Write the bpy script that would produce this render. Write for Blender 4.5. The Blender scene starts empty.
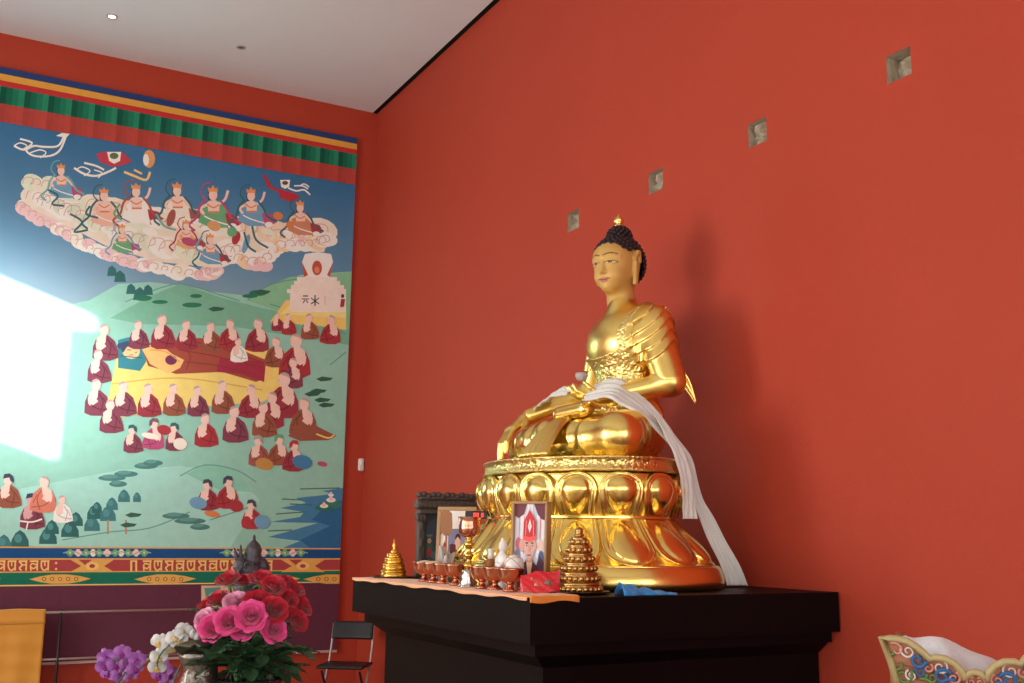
import bpy, math, random
import numpy as np
from mathutils import Vector, Matrix
random.seed(7)
sin, cos, pi, rad = math.sin, math.cos, math.pi, math.radians
scene = bpy.context.scene
COL = scene.collection

# ---------------------------------------------------------------- camera
F_PX = 1044.34
YAW, PITCH, ROLL = rad(28.705), rad(10.537), rad(0.686)
EYE = Vector((0, 0, 1.6))
fw = Vector((sin(YAW)*cos(PITCH), cos(YAW)*cos(PITCH), sin(PITCH)))
rt0 = Vector((cos(YAW), -sin(YAW), 0)); up0 = rt0.cross(fw)
rt = rt0*cos(ROLL) + up0*sin(ROLL); up = -rt0*sin(ROLL) + up0*cos(ROLL)
cam = bpy.data.cameras.new('camera'); cam_o = bpy.data.objects.new('camera', cam); COL.objects.link(cam_o)
cam.sensor_fit = 'HORIZONTAL'; cam.sensor_width = 36; cam.lens = F_PX/1024*36
cam.clip_start = .05
cam_o.matrix_world = Matrix(((rt.x, up.x, -fw.x, EYE.x), (rt.y, up.y, -fw.y, EYE.y), (rt.z, up.z, -fw.z, EYE.z), (0, 0, 0, 1)))
scene.camera = cam_o

# ---------------------------------------------------------------- materials
def lin(c):
    c = c/255.0
    return c/12.92 if c <= .04045 else ((c+.055)/1.055)**2.4
def L3(c, k=1.0): return tuple(min(1, lin(v)*k) for v in c) + (1.0,)
_M = {}
def mat(name, c, rough=.6, metal=0.0, var=.08, scale=20, bump=0.0, bscale=60, spec=.5, sheen=0, trans=0, ior=1.45, coat=0, c2=None, k=1.0):
    if name in _M: return _M[name]
    m = bpy.data.materials.new(name); m.use_nodes = True; nt = m.node_tree; n = nt.nodes; l = nt.links
    b = n['Principled BSDF']
    b.inputs['Roughness'].default_value = rough; b.inputs['Metallic'].default_value = metal
    b.inputs['Specular IOR Level'].default_value = spec; b.inputs['IOR'].default_value = ior
    b.inputs['Transmission Weight'].default_value = trans; b.inputs['Coat Weight'].default_value = coat
    b.inputs['Sheen Weight'].default_value = sheen
    col = L3(c, k)
    tc = n.new('ShaderNodeTexCoord')
    if var > 0 or c2:
        no = n.new('ShaderNodeTexNoise'); no.inputs['Scale'].default_value = scale; no.inputs['Detail'].default_value = 4
        l.new(tc.outputs['Object'], no.inputs['Vector'])
        mx = n.new('ShaderNodeMix'); mx.data_type = 'RGBA'
        l.new(no.outputs['Fac'], mx.inputs[0])
        if c2: a, d = col, L3(c2, k)
        else: a, d = tuple(v*(1-var) for v in col[:3])+(1,), tuple(min(1, v*(1+var)) for v in col[:3])+(1,)
        mx.inputs[6].default_value = a; mx.inputs[7].default_value = d
        l.new(mx.outputs[2], b.inputs['Base Color'])
    else: b.inputs['Base Color'].default_value = col
    if bump > 0:
        nb = n.new('ShaderNodeTexNoise'); nb.inputs['Scale'].default_value = bscale; nb.inputs['Detail'].default_value = 3
        l.new(tc.outputs['Object'], nb.inputs['Vector'])
        bp = n.new('ShaderNodeBump'); bp.inputs['Strength'].default_value = bump; bp.inputs['Distance'].default_value = .01
        l.new(nb.outputs['Fac'], bp.inputs['Height']); l.new(bp.outputs['Normal'], b.inputs['Normal'])
    _M[name] = m
    return m
def engraved(name, c, rough, scale=70, strength=.8):
    m = mat(name, c, rough, 1.0, .1, 30); nt = m.node_tree; n = nt.nodes; l = nt.links
    tc = n.new('ShaderNodeTexCoord'); v = n.new('ShaderNodeTexVoronoi'); v.feature = 'SMOOTH_F1'; v.inputs['Scale'].default_value = scale
    w = n.new('ShaderNodeTexNoise'); w.inputs['Scale'].default_value = scale*.6; mxv = n.new('ShaderNodeMath'); mxv.operation = 'ADD'
    l.new(tc.outputs['Object'], v.inputs['Vector']); l.new(tc.outputs['Object'], w.inputs['Vector'])
    l.new(v.outputs['Distance'], mxv.inputs[0]); l.new(w.outputs['Fac'], mxv.inputs[1])
    bp = n.new('ShaderNodeBump'); bp.inputs['Strength'].default_value = strength; bp.inputs['Distance'].default_value = .008
    l.new(mxv.outputs[0], bp.inputs['Height']); l.new(bp.outputs['Normal'], n['Principled BSDF'].inputs['Normal'])
    return m
def emis(name, c, s):
    m = mat(name, c, .5); b = m.node_tree.nodes['Principled BSDF']
    b.inputs['Emission Color'].default_value = L3(c); b.inputs['Emission Strength'].default_value = s
    return m
PAINT_K = 1.35
def paint(c, k=None):
    k = PAINT_K if k is None else k
    return mat('paint_%d_%d_%d' % tuple(c), c, .75, 0, .10, 14, k=k, spec=.25)

# ---------------------------------------------------------------- mesh builder
class MB:
    def __init__(s): s.v = []; s.f = []; s.m = []; s.sm = []
    def add(s, vs, fs, mi=0, smooth=True):
        o = len(s.v); s.v += [tuple(p) for p in vs]
        for f in fs: s.f.append(tuple(i+o for i in f)); s.m.append(mi); s.sm.append(smooth)
        return s
    def box(s, c, d, R=None, mi=0, bev=0):
        hx, hy, hz = d[0]/2, d[1]/2, d[2]/2; c = Vector(c)
        if bev <= 0:
            vs = [Vector((x*hx, y*hy, z*hz)) for x in (-1, 1) for y in (-1, 1) for z in (-1, 1)]
            fs = [(0, 1, 3, 2), (4, 6, 7, 5), (0, 4, 5, 1), (2, 3, 7, 6), (0, 2, 6, 4), (1, 5, 7, 3)]
        else:
            b = min(bev, hx*.9, hy*.9, hz*.9)
            ring = lambda X, Y, z: [Vector((sx*X-(sx*b if k else 0), sy*Y-(0 if k else sy*b), z)) for sx, sy, k in ((1, 1, 1), (-1, 1, 1), (-1, 1, 0), (-1, -1, 0), (-1, -1, 1), (1, -1, 1), (1, -1, 0), (1, 1, 0))]
            vs = []
            for X, Y, z in ((hx-b, hy-b, -hz), (hx, hy, -hz+b), (hx, hy, hz-b), (hx-b, hy-b, hz)):
                if abs(z) == hz:
                    bb = b; r = ring(X, Y, z) if False else [Vector((sx*X, sy*Y, z)) for sx, sy in ((1, 1), (-1, 1), (-1, 1), (-1, -1), (-1, -1), (1, -1), (1, -1), (1, 1))]
                else: r = ring(X, Y, z)
                vs += r
            fs = [tuple(reversed(range(8))), tuple(range(24, 32))]
            for k in range(3):
                for i in range(8): fs.append((k*8+i, k*8+(i+1) % 8, k*8+8+(i+1) % 8, k*8+8+i))
        if R is not None: vs = [R @ p for p in vs]
        return s.add([p+c for p in vs], fs, mi, False)
    def lathe(s, prof, n=24, c=(0, 0, 0), sx=1, sy=1, mi=0, R=None, caps=True, smooth=True):
        c = Vector(c); vs = []; fs = []
        for r, z in prof:
            for i in range(n):
                p = Vector((r*sx*cos(2*pi*i/n), r*sy*sin(2*pi*i/n), z))
                vs.append((R @ p if R else p)+c)
        for k in range(len(prof)-1):
            for i in range(n): fs.append((k*n+i, k*n+(i+1) % n, (k+1)*n+(i+1) % n, (k+1)*n+i))
        if caps:
            if prof[0][0] > 1e-5: fs.append(tuple(reversed(range(n))))
            if prof[-1][0] > 1e-5: fs.append(tuple(range((len(prof)-1)*n, len(prof)*n)))
        return s.add(vs, fs, mi, smooth)
    def sphere(s, c, r, nu=12, nv=8, mi=0, R=None):
        if not hasattr(r, '__len__'): r = (r, r, r)
        c = Vector(c); vs = []; fs = []
        for j in range(nv+1):
            t = pi*j/nv
            for i in range(nu):
                p = Vector((r[0]*sin(t)*cos(2*pi*i/nu), r[1]*sin(t)*sin(2*pi*i/nu), -r[2]*cos(t)))
                vs.append((R @ p if R else p)+c)
        for j in range(nv):
            for i in range(nu): fs.append((j*nu+i, j*nu+(i+1) % nu, (j+1)*nu+(i+1) % nu, (j+1)*nu+i))
        return s.add(vs, fs, mi)
    def tube(s, pts, r, n=8, mi=0, sq=None):
        pts = [Vector(p) for p in pts]; m = len(pts)
        rr = r if hasattr(r, '__len__') else [r]*m
        vs = []; fs = []; prev = None
        for k in range(m):
            t = (pts[min(k+1, m-1)]-pts[max(k-1, 0)]).normalized()
            if prev is None:
                a = Vector((0, 0, 1)) if abs(t.z) < .9 else Vector((1, 0, 0)); u = (a-t*a.dot(t)).normalized()
            else: u = (prev-t*prev.dot(t)).normalized()
            w = t.cross(u); prev = u
            for i in range(n):
                a = 2*pi*i/n; q = sq or 1
                vs.append(pts[k]+u*rr[k]*cos(a)+w*rr[k]*q*sin(a))
        for k in range(m-1):
            for i in range(n): fs.append((k*n+i, k*n+(i+1) % n, (k+1)*n+(i+1) % n, (k+1)*n+i))
        fs.append(tuple(reversed(range(n)))); fs.append(tuple(range((m-1)*n, m*n)))
        return s.add(vs, fs, mi)
    def grid(s, fn, nu, nv, mi=0, smooth=True, flip=False):
        vs = [fn(i/nu, j/nv) for j in range(nv+1) for i in range(nu+1)]; fs = []
        for j in range(nv):
            for i in range(nu):
                q = (j*(nu+1)+i, j*(nu+1)+i+1, (j+1)*(nu+1)+i+1, (j+1)*(nu+1)+i)
                fs.append(tuple(reversed(q)) if flip else q)
        return s.add(vs, fs, mi, smooth)
    def prism(s, pts, fn0, fn1, mi=0, smooth=False):
        """closed outline pts (2D) extruded between two mappings 2D -> 3D"""
        n = len(pts); vs = [fn0(p) for p in pts]+[fn1(p) for p in pts]
        fs = [tuple(reversed(range(n))), tuple(range(n, 2*n))]+[(i, (i+1) % n, n+(i+1) % n, n+i) for i in range(n)]
        return s.add(vs, fs, mi, smooth)
    def mesh(s, name, mats):
        me = bpy.data.meshes.new(name); me.from_pydata(s.v, [], s.f)
        for m in (mats if isinstance(mats, (list, tuple)) else [mats]): me.materials.append(m)
        me.polygons.foreach_set('material_index', s.m); me.polygons.foreach_set('use_smooth', s.sm)
        me.update(); return me
    def build(s, name, mats, parent=None, loc=None, sol=0):
        return link(name, s.mesh(name, mats), parent, loc, sol)
def link(name, me, parent=None, loc=None, sol=0):
    o = bpy.data.objects.new(name, me); COL.objects.link(o)
    if parent is not None: o.parent = parent
    if loc is not None: o.location = loc
    if sol:
        md = o.modifiers.new('thickness', 'SOLIDIFY'); md.thickness = sol; md.offset = 0
    return o
def tag(o, label, cat, group=None, kind=None):
    o['label'] = label; o['category'] = cat
    if group: o['group'] = group
    if kind: o['kind'] = kind
    return o
def thing(name, label, cat, loc=(0, 0, 0), rz=0, group=None):
    o = bpy.data.objects.new(name, None); COL.objects.link(o); o.empty_display_size = .05
    o.location = loc; o.rotation_euler = (0, 0, rz)
    return tag(o, label, cat, group)
def struct(o): o['kind'] = 'structure'; return o
def Rz(a): return Matrix.Rotation(a, 3, 'Z')
def Ry(a): return Matrix.Rotation(a, 3, 'Y')
def Rx(a): return Matrix.Rotation(a, 3, 'X')
def smooth_pts(p, n=6):
    """Catmull-Rom through the points"""
    p = [Vector(q) for q in p]; out = []
    for i in range(len(p)-1):
        a, b, c, d = p[max(i-1, 0)], p[i], p[i+1], p[min(i+2, len(p)-1)]
        for k in range(n):
            t = k/n
            out.append(.5*((2*b)+(c-a)*t+(2*a-5*b+4*c-d)*t*t+(3*b-3*c+d-a)*t**3))
    out.append(p[-1]); return out

# ---------------------------------------------------------------- signed distance bodies
def nets(fn, lo, hi, h):
    ax = [np.arange(lo[i], hi[i]+h, h, dtype=np.float32) for i in range(3)]
    X, Y, Z = np.meshgrid(*ax, indexing='ij'); Fv = fn(X, Y, Z).astype(np.float32)
    ins = Fv < 0; nx, ny, nz = Fv.shape
    cs = [(i, j, k) for i in (0, 1) for j in (0, 1) for k in (0, 1)]
    sl = lambda A, c: A[c[0]:nx-1+c[0], c[1]:ny-1+c[1], c[2]:nz-1+c[2]]
    cnt = sum(sl(ins, c).astype(np.int8) for c in cs); act = (cnt > 0) & (cnt < 8)
    idx = np.argwhere(act); ids = np.full(act.shape, -1, np.int64); ids[act] = np.arange(len(idx))
    vals = [Fv[idx[:, 0]+c[0], idx[:, 1]+c[1], idx[:, 2]+c[2]] for c in cs]
    acc = np.zeros((len(idx), 3)); num = np.zeros(len(idx))
    for a in range(8):
        for b in range(a+1, 8):
            d = [cs[b][i]-cs[a][i] for i in range(3)]
            if sum(map(abs, d)) != 1: continue
            m = (vals[a] < 0) != (vals[b] < 0); t = np.where(m, vals[a]/np.where(m, vals[a]-vals[b], 1), 0)
            acc += np.where(m[:, None], np.array(cs[a])[None]+t[:, None]*np.array(d)[None], 0); num += m
    V = (idx+acc/num[:, None])*h+np.array(lo)[None]
    Q = []
    e = ins[:-1, 1:-1, 1:-1] != ins[1:, 1:-1, 1:-1]; w = np.argwhere(e)
    i, j, k = w[:, 0], w[:, 1]+1, w[:, 2]+1
    q = np.stack([ids[i, j-1, k-1], ids[i, j, k-1], ids[i, j, k], ids[i, j-1, k]], 1); s = ins[i, j, k]; q[~s] = q[~s][:, ::-1]; Q.append(q)
    e = ins[1:-1, :-1, 1:-1] != ins[1:-1, 1:, 1:-1]; w = np.argwhere(e)
    i, j, k = w[:, 0]+1, w[:, 1], w[:, 2]+1
    q = np.stack([ids[i-1, j, k-1], ids[i-1, j, k], ids[i, j, k], ids[i, j, k-1]], 1); s = ins[i, j, k]; q[~s] = q[~s][:, ::-1]; Q.append(q)
    e = ins[1:-1, 1:-1, :-1] != ins[1:-1, 1:-1, 1:]; w = np.argwhere(e)
    i, j, k = w[:, 0]+1, w[:, 1]+1, w[:, 2]
    q = np.stack([ids[i-1, j-1, k], ids[i, j-1, k], ids[i, j, k], ids[i-1, j, k]], 1); s = ins[i, j, k]; q[~s] = q[~s][:, ::-1]; Q.append(q)
    return V, np.concatenate(Q)
def S_cap(a, b, r1, r2=None):
    r2 = r1 if r2 is None else r2; a = np.array(a, float); d = np.array(b, float)-a; dd = float(d@d)
    def f(x, y, z):
        t = np.clip(((x-a[0])*d[0]+(y-a[1])*d[1]+(z-a[2])*d[2])/dd, 0, 1)
        return np.sqrt((x-a[0]-t*d[0])**2+(y-a[1]-t*d[1])**2+(z-a[2]-t*d[2])**2)-(r1+(r2-r1)*t)
    return f
def S_ell(c, r):
    def f(x, y, z):
        X, Y, Z = x-c[0], y-c[1], z-c[2]
        k0 = np.sqrt((X/r[0])**2+(Y/r[1])**2+(Z/r[2])**2); k1 = np.sqrt((X/r[0]**2)**2+(Y/r[1]**2)**2+(Z/r[2]**2)**2)
        return k0*(k0-1)/np.maximum(k1, 1e-6)
    return f
def smin(a, b, k):
    h = np.clip(.5+.5*(b-a)/k, 0, 1); return b*(1-h)+a*h-k*h*(1-h)
def S_union(fs, k):
    def f(x, y, z):
        d = None
        for q in fs:
            g, kk = q if isinstance(q, tuple) else (q, k)
            v = g(x, y, z); d = v if d is None else smin(d, v, kk)
        return d
    return f
class NB:
    """joins several numpy meshes into one object"""
    def __init__(s): s.V = []; s.Q = []; s.n = 0; s.mi = []
    def add(s, V, Q, mi=0):
        s.V.append(V); s.Q.append(Q+s.n); s.n += len(V)
        s.mi.append(np.full(len(Q), mi) if np.isscalar(mi) else mi)
    def build(s, name, mats, parent, it=2):
        V = np.concatenate(s.V); Q = np.concatenate(s.Q); me = bpy.data.meshes.new(name)
        for _ in range(it):                                   # light smoothing of the sampled surface
            A = np.zeros_like(V); c = np.zeros(len(V))
            for i in range(4):
                np.add.at(A, Q[:, i], V[Q[:, (i+1) % 4]]+V[Q[:, (i+3) % 4]]); np.add.at(c, Q[:, i], 2)
            V = .5*V+.5*A/np.maximum(c, 1)[:, None]
        me.from_pydata(V.tolist(), [], Q.tolist())
        for m in mats: me.materials.append(m)
        me.polygons.foreach_set('material_index', np.concatenate(s.mi).astype(np.int32)); me.polygons.foreach_set('use_smooth', [True]*len(Q))
        me.update(); return link(name, me, parent)
# ---------------------------------------------------------------- room
XW, YW, ZC = 3.907, 10.31, 6.18
XL, YF = -4.3, -4.5
m_red = mat('red wall paint', (180, 66, 45), .62, 0, .05, 1.3, .12, 260, spec=.3)
m_ceil = mat('white ceiling paint', (224, 230, 232), .8, 0, .02, 3)
m_gap = mat('dark shadow gap', (30, 22, 22), .9, 0, .02)
m_floor = mat('brown floor boards', (150, 116, 86), .35, 0, .15, 5)
m_plas = mat('grey rough plaster', (206, 192, 168), .95, 0, 0, 22, .9, 45, c2=(140, 126, 106))
m_white = mat('white plastic', (225, 220, 212), .4)
HOLES = [(6.148, 6.298), (5.147, 5.300), (4.187, 4.337), (3.187, 3.333)]
HZ = (3.797, 3.940)
# right (red) wall with four real openings for the beam recesses
w = MB(); ys = sorted([YF, YW]+[v for h in HOLES for v in h]); zs = [0, HZ[0], HZ[1], ZC]
for i in range(len(ys)-1):
    for k in range(3):
        if k == 1 and any(abs(ys[i]-h[0]) < 1e-6 for h in HOLES): continue
        w.add([(XW, ys[i], zs[k]), (XW, ys[i+1], zs[k]), (XW, ys[i+1], zs[k+1]), (XW, ys[i], zs[k+1])], [(0, 3, 2, 1)], 0, False)
w.add([(XW+.3, YF, 0), (XW+.3, YW, 0), (XW+.3, YW, ZC), (XW+.3, YF, ZC)], [(0, 1, 2, 3)], 0, False)
struct(w.build('wall_right', m_red))
names = ['square plaster recess in the red wall, lowest and nearest the statue head', 'square pale recess in the red wall, second from the statue head',
         'square pale grey recess in the red wall, third from the statue head', 'square brown shadowed recess in the red wall, largest, farthest up at right']
rr = random.Random(3)
for (y0, y1), lb in zip(HOLES, names):
    t = thing('wall_recess', lb, 'recess', (XW, (y0+y1)/2, HZ[0]), 0, 'beam recesses in the red wall')
    a, b, hh, dp = (y0-y1)/2, (y1-y0)/2, HZ[1]-HZ[0], .11
    m = MB()
    P = lambda x, y, z: (x, y, z)
    m.add([P(0, a, 0), P(0, b, 0), P(0, b, hh), P(0, a, hh), P(dp, a, 0), P(dp, b, 0), P(dp, b, hh), P(dp, a, hh)],
          [(0, 1, 5, 4), (3, 7, 6, 2), (0, 4, 7, 3), (1, 2, 6, 5), (4, 5, 6, 7)], 0, False)
    m.build('lining', m_plas, t)
    m = MB(); q = .03 if lb.startswith('square brown') else .085 if 'lowest' in lb else .100
    def rough(u, v, q=q):
        y = a*.98+(b-a)*.98*u; z = .004+(hh-.008)*v
        return (dp-.002-q*(.55+.45*sin(7*u+3*v+y0)*cos(5*v-u))-rr.uniform(0, .012), y, z)
    m.grid(rough, 9, 9, smooth=False); m.build('mortar', m_plas, t)
# mural wall, ceiling, floor, unseen walls with the daylight windows
def wall(name, box, m, holes=None):
    o = MB(); o.box([(box[i]+box[i+3])/2 for i in range(3)], [box[i+3]-box[i] for i in range(3)])
    return struct(o.build(name, m))
wall('wall_back', (XL, YW, 0, XW+.3, YW+.25, ZC), m_red)
wall('floor', (XL-.3, YF-.3, -.2, XW+.3, YW+.25, 0), m_floor)
wall('ceiling', (XL-.3, YF-.3, ZC, XW-.05, YW+.25, ZC+.2), m_ceil)
wall('trim_1', (XW-.05, YF, ZC+.03, XW+.3, YW+.25, ZC+.2), m_gap)
m_left = mat('cream wall paint', (238, 232, 220), .8, 0, .03, 2)
WIN = [(-3.2, -1.2), (-.4, 1.6), (2.4, 4.4), (5.2, 7.2)]; WZ = (.7, 3.5)
SUNW = (SUN_Y0, SUN_Y1, SUN_Z0, SUN_Z1) = (5.29, 6.7, 4.05, 5.5)  # unseen opening, shaped so the sun patch lands on the mural
SUNT = (5.08, 5.29, 5.33, 5.5)  # extra slot added to lengthen the top edge of the sun patch
def holed_wall(name, horiz, holes, fixed, lo, hi, m, th=.2):
    """wall plane with rectangular openings; horiz(a, z, d) gives the 3D point"""
    as_ = sorted({lo, hi, *[h[0] for h in holes], *[h[1] for h in holes]}); zs_ = sorted({0, ZC, *[h[2] for h in holes], *[h[3] for h in holes]})
    o = MB()
    for i in range(len(as_)-1):
        for k in range(len(zs_)-1):
            ca, cz = (as_[i]+as_[i+1])/2, (zs_[k]+zs_[k+1])/2
            if any(h[0] < ca < h[1] and h[2] < cz < h[3] for h in holes): continue
            A, B, C, D = (as_[i], zs_[k]), (as_[i+1], zs_[k]), (as_[i+1], zs_[k+1]), (as_[i], zs_[k+1])
            o.add([horiz(*A, 0), horiz(*B, 0), horiz(*C, 0), horiz(*D, 0), horiz(*A, th), horiz(*B, th), horiz(*C, th), horiz(*D, th)],
                  [(0, 1, 2, 3), (7, 6, 5, 4), (0, 4, 5, 1), (1, 5, 6, 2), (2, 6, 7, 3), (3, 7, 4, 0)], 0, False)
    return struct(o.build(name, m))
lh = lambda a, z, d: (XL-d, a, z)
holed_wall('wall_left', lh, [(a, b, *WZ) for a, b in WIN]+[SUNW, SUNT], XL, YF, YW, m_left)
FW = [(-3.0, -.6), (.6, 3.0)]
fh = lambda a, z, d: (a, YF-d, z)
holed_wall('wall_front', fh, [(a, b, .7, 3.5) for a, b in FW], YF, XL, XW, m_left)
m_sunblock = mat('opaque sun blocker', (235, 238, 240), .6, 0, .02, 3)  # opaque panes, added to keep the sun out of the lower windows
m_frame = mat('dark window frame', (70, 52, 40), .5)
k = 0
for hfun, a, b, z0, z1 in [(lh, a, b, *WZ) for a, b in WIN]+[(fh, a, b, .7, 3.5) for a, b in FW]:
    k += 1; o = MB()
    def bar(a0, a1, c0, c1):
        p, q = Vector(hfun(a0, c0, .03)), Vector(hfun(a1, c1, .09)); o.box((p+q)/2, [abs(v) for v in (q-p)])
    t = .06
    bar(a, b, z0, z0+t); bar(a, b, z1-t, z1); bar(a, a+t, z0, z1); bar(b-t, b, z0, z1)
    bar((a+b)/2-t/2, (a+b)/2+t/2, z0, z1); bar(a, b, z0+(z1-z0)*.68, z0+(z1-z0)*.68+t)
    wo = struct(o.build('window_%d' % k, m_frame))
    p, q = Vector(hfun(a, z0, .12)), Vector(hfun(b, z1, .13)); o = MB(); o.box((p+q)/2, [abs(v) for v in (q-p)]); o.build('sun_blocker', m_sunblock, wo)

# ---------------------------------------------------------------- light
def area(name, loc, rot, sx, sy, power, c=(1, .97, .93)):
    d = bpy.data.lights.new(name, 'AREA'); d.shape = 'RECTANGLE'; d.size = sx; d.size_y = sy; d.energy = power; d.color = c
    o = bpy.data.objects.new(name, d); COL.objects.link(o); o.location = loc; o.rotation_euler = rot; return o
for a, b in WIN:
    area('window_daylight', (XL-.02, (a+b)/2, (WZ[0]+WZ[1])/2), (0, -pi/2, 0), WZ[1]-WZ[0]-.1, b-a-.1, {-3.2: 70, -.4: 75, 2.4: 85, 5.2: 240}[a])
for a, b in FW:
    area('window_daylight', ((a+b)/2, YF-.02, 2.1), (pi/2, 0, 0), b-a-.1, 2.7, 110, (.93, .97, 1))
# low sun through the high opening in the left wall, falling on the mural
sd = bpy.data.lights.new('sun', 'SUN'); sd.energy = 60; sd.angle = rad(.9); sd.color = (.9, .97, 1)
so = bpy.data.objects.new('sun', sd); COL.objects.link(so)
TS = Vector((.44, YW, 3.14)); WS = Vector((XL, 5.95, (SUN_Z0+SUN_Z1)/2))
so.rotation_euler = (TS-WS).to_track_quat('-Z', 'Y').to_euler()
pd = bpy.data.lights.new('added_haze_spot', 'SPOT'); pd.energy = 5200; pd.spot_size = rad(22); pd.spot_blend = 1; pd.shadow_soft_size = .5; pd.color = (.85, .95, 1)  # added spot lamp, imitates the hazy glow around the sun patch
po = bpy.data.objects.new('added_haze_spot', pd); COL.objects.link(po); po.location = WS+Vector((.05, 0, 0)); po.rotation_euler = (TS+Vector((-.2, 0, 0))-WS).to_track_quat('-Z', 'Y').to_euler()
wd = bpy.data.worlds.new('sky'); scene.world = wd; wd.use_nodes = True
wn = wd.node_tree.nodes; bg = wn['Background']; sky = wn.new('ShaderNodeTexSky'); sky.sky_type = 'HOSEK_WILKIE'
wd.node_tree.links.new(sky.outputs[0], bg.inputs[0]); bg.inputs[1].default_value = .5
scene.view_settings.view_transform = 'Standard'; scene.view_settings.look = 'None'
scene.view_settings.gamma = 1; scene.view_settings.use_curve_mapping = False; scene.view_settings.exposure = -0.10

# ceiling lamps and the small wall switch
m_trim = mat('lamp trim', (190, 184, 178), .5)
t = thing('ceiling_downlight', 'small recessed ceiling spotlight, glowing, at upper left', 'ceiling lamp', (1.002, 9.436, ZC), 0)
o = MB(); o.lathe([(.028, -.002), (.034, -.012), (.046, -.012), (.05, 0)], 24, caps=False); o.build('trim_ring', m_trim, t)
o = MB(); o.lathe([(0, -.006), (.032, -.006), (.032, -.001)], 24, caps=False); o.build('lamp_lens', emis('lit lamp', (255, 240, 220), 14), t)
t = thing('ceiling_downlight', 'small recessed ceiling fitting, unlit, right of the glowing spotlight', 'ceiling lamp', (2.176, 9.458, ZC), 0)
o = MB(); o.lathe([(.028, -.002), (.034, -.010), (.044, -.010), (.048, 0)], 24, caps=False); o.build('trim_ring', m_trim, t)
o = MB(); o.lathe([(0, -.004), (.032, -.004), (.032, -.001)], 24, caps=False); o.build('lamp_lens', mat('unlit lamp', (110, 104, 100), .3), t)
t = thing('motion_sensor', 'small white sensor box on the red wall beside the mural', 'sensor', (3.868, YW, 2.24))
o = MB(); o.box((0, -.02, .065), (.062, .04, .13), bev=.012); o.build('housing', m_white, t)
o = MB(); o.box((0, -.042, .085), (.034, .012, .05), bev=.005); o.build('sensor_window', mat('pale sensor lens', (240, 236, 230), .25), t)
# ---------------------------------------------------------------- mural on the far wall
MY = YW-.035                                   # face of the painted canvas
class Art:
    """flat painted shapes in metres on a picture plane, each a hair in front of the last"""
    def __init__(s, fn, eps=.000008): s.b = MB(); s.fn = fn; s.eps = eps; s.k = 0; s.mats = []
    def mi(s, m):
        if m not in s.mats: s.mats.append(m)
        return s.mats.index(m)
    def poly(s, pts, c):
        m = c if not isinstance(c, tuple) else paint(c)
        s.k += 1; d = s.k*s.eps
        s.b.add([s.fn(p, d) for p in pts], [tuple(range(len(pts)))], s.mi(m), False)
    def ell(s, x, y, rx, ry, c, rot=0, n=14):
        s.poly([(x+rx*cos(t)*cos(rot)-ry*sin(t)*sin(rot), y+rx*cos(t)*sin(rot)+ry*sin(t)*cos(rot)) for t in [2*pi*i/n for i in range(n)]], c)
    def line(s, pts, wd, c, n=4, taper=False):
        q = smooth_pts([(x, y, 0) for x, y in pts], n) if len(pts) > 2 else [Vector((x, y, 0)) for x, y in pts]
        m = c if not isinstance(c, tuple) else paint(c); s.k += 1; d = s.k*s.eps; vs = []; N = len(q)
        for i, p in enumerate(q):
            t = (q[min(i+1, N-1)]-q[max(i-1, 0)]); t = t.normalized() if t.length else Vector((1, 0, 0))
            ww = wd*(1-.75*i/(N-1)) if taper else wd
            vs += [s.fn((p.x-t.y*ww/2, p.y+t.x*ww/2), d), s.fn((p.x+t.y*ww/2, p.y-t.x*ww/2), d)]
        s.b.add(vs, [(2*i, 2*i+1, 2*i+3, 2*i+2) for i in range(N-1)], s.mi(m), False)
    def build(s, name, parent): return s.b.build(name, s.mats, parent)
MO = Vector((1.5, YW, 0))                       # the mural's base
def wallpt(px, py):
    """point of the mural seen along a sight line of the survey"""
    d = fw+rt*((px-512)/F_PX)-up*((py-341.5)/F_PX); t = (MY-EYE.y)/d.y; p = EYE+d*t; return p.x, p.z
def mp(p, d):
    x, z = wallpt(*p); x = min(x, MXR); return (x-MO.x, MY-d-YW, z)
MXL, MXR = -1.6, 3.675
mural = thing('mural', 'tall painted temple mural with clouds, monks and green hills on the red far wall', 'mural', MO)
def band(a, z0, z1, c, x0=MXL, x1=MXR):
    m = c if not isinstance(c, tuple) else paint(c); a.k += 1; d = a.k*a.eps
    a.b.add([(x-MO.x, MY-d-YW, z) for x, z in ((x0, z0), (x1, z0), (x1, z1), (x0, z1))], [(0, 1, 2, 3)], a.mi(m), False)
o = MB(); o.box((((MXL+MXR)/2-MO.x), -.017, 3.14), (MXR-MXL, .034, 5.36)); o.build('canvas', paint((120, 60, 70)), mural)

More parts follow.
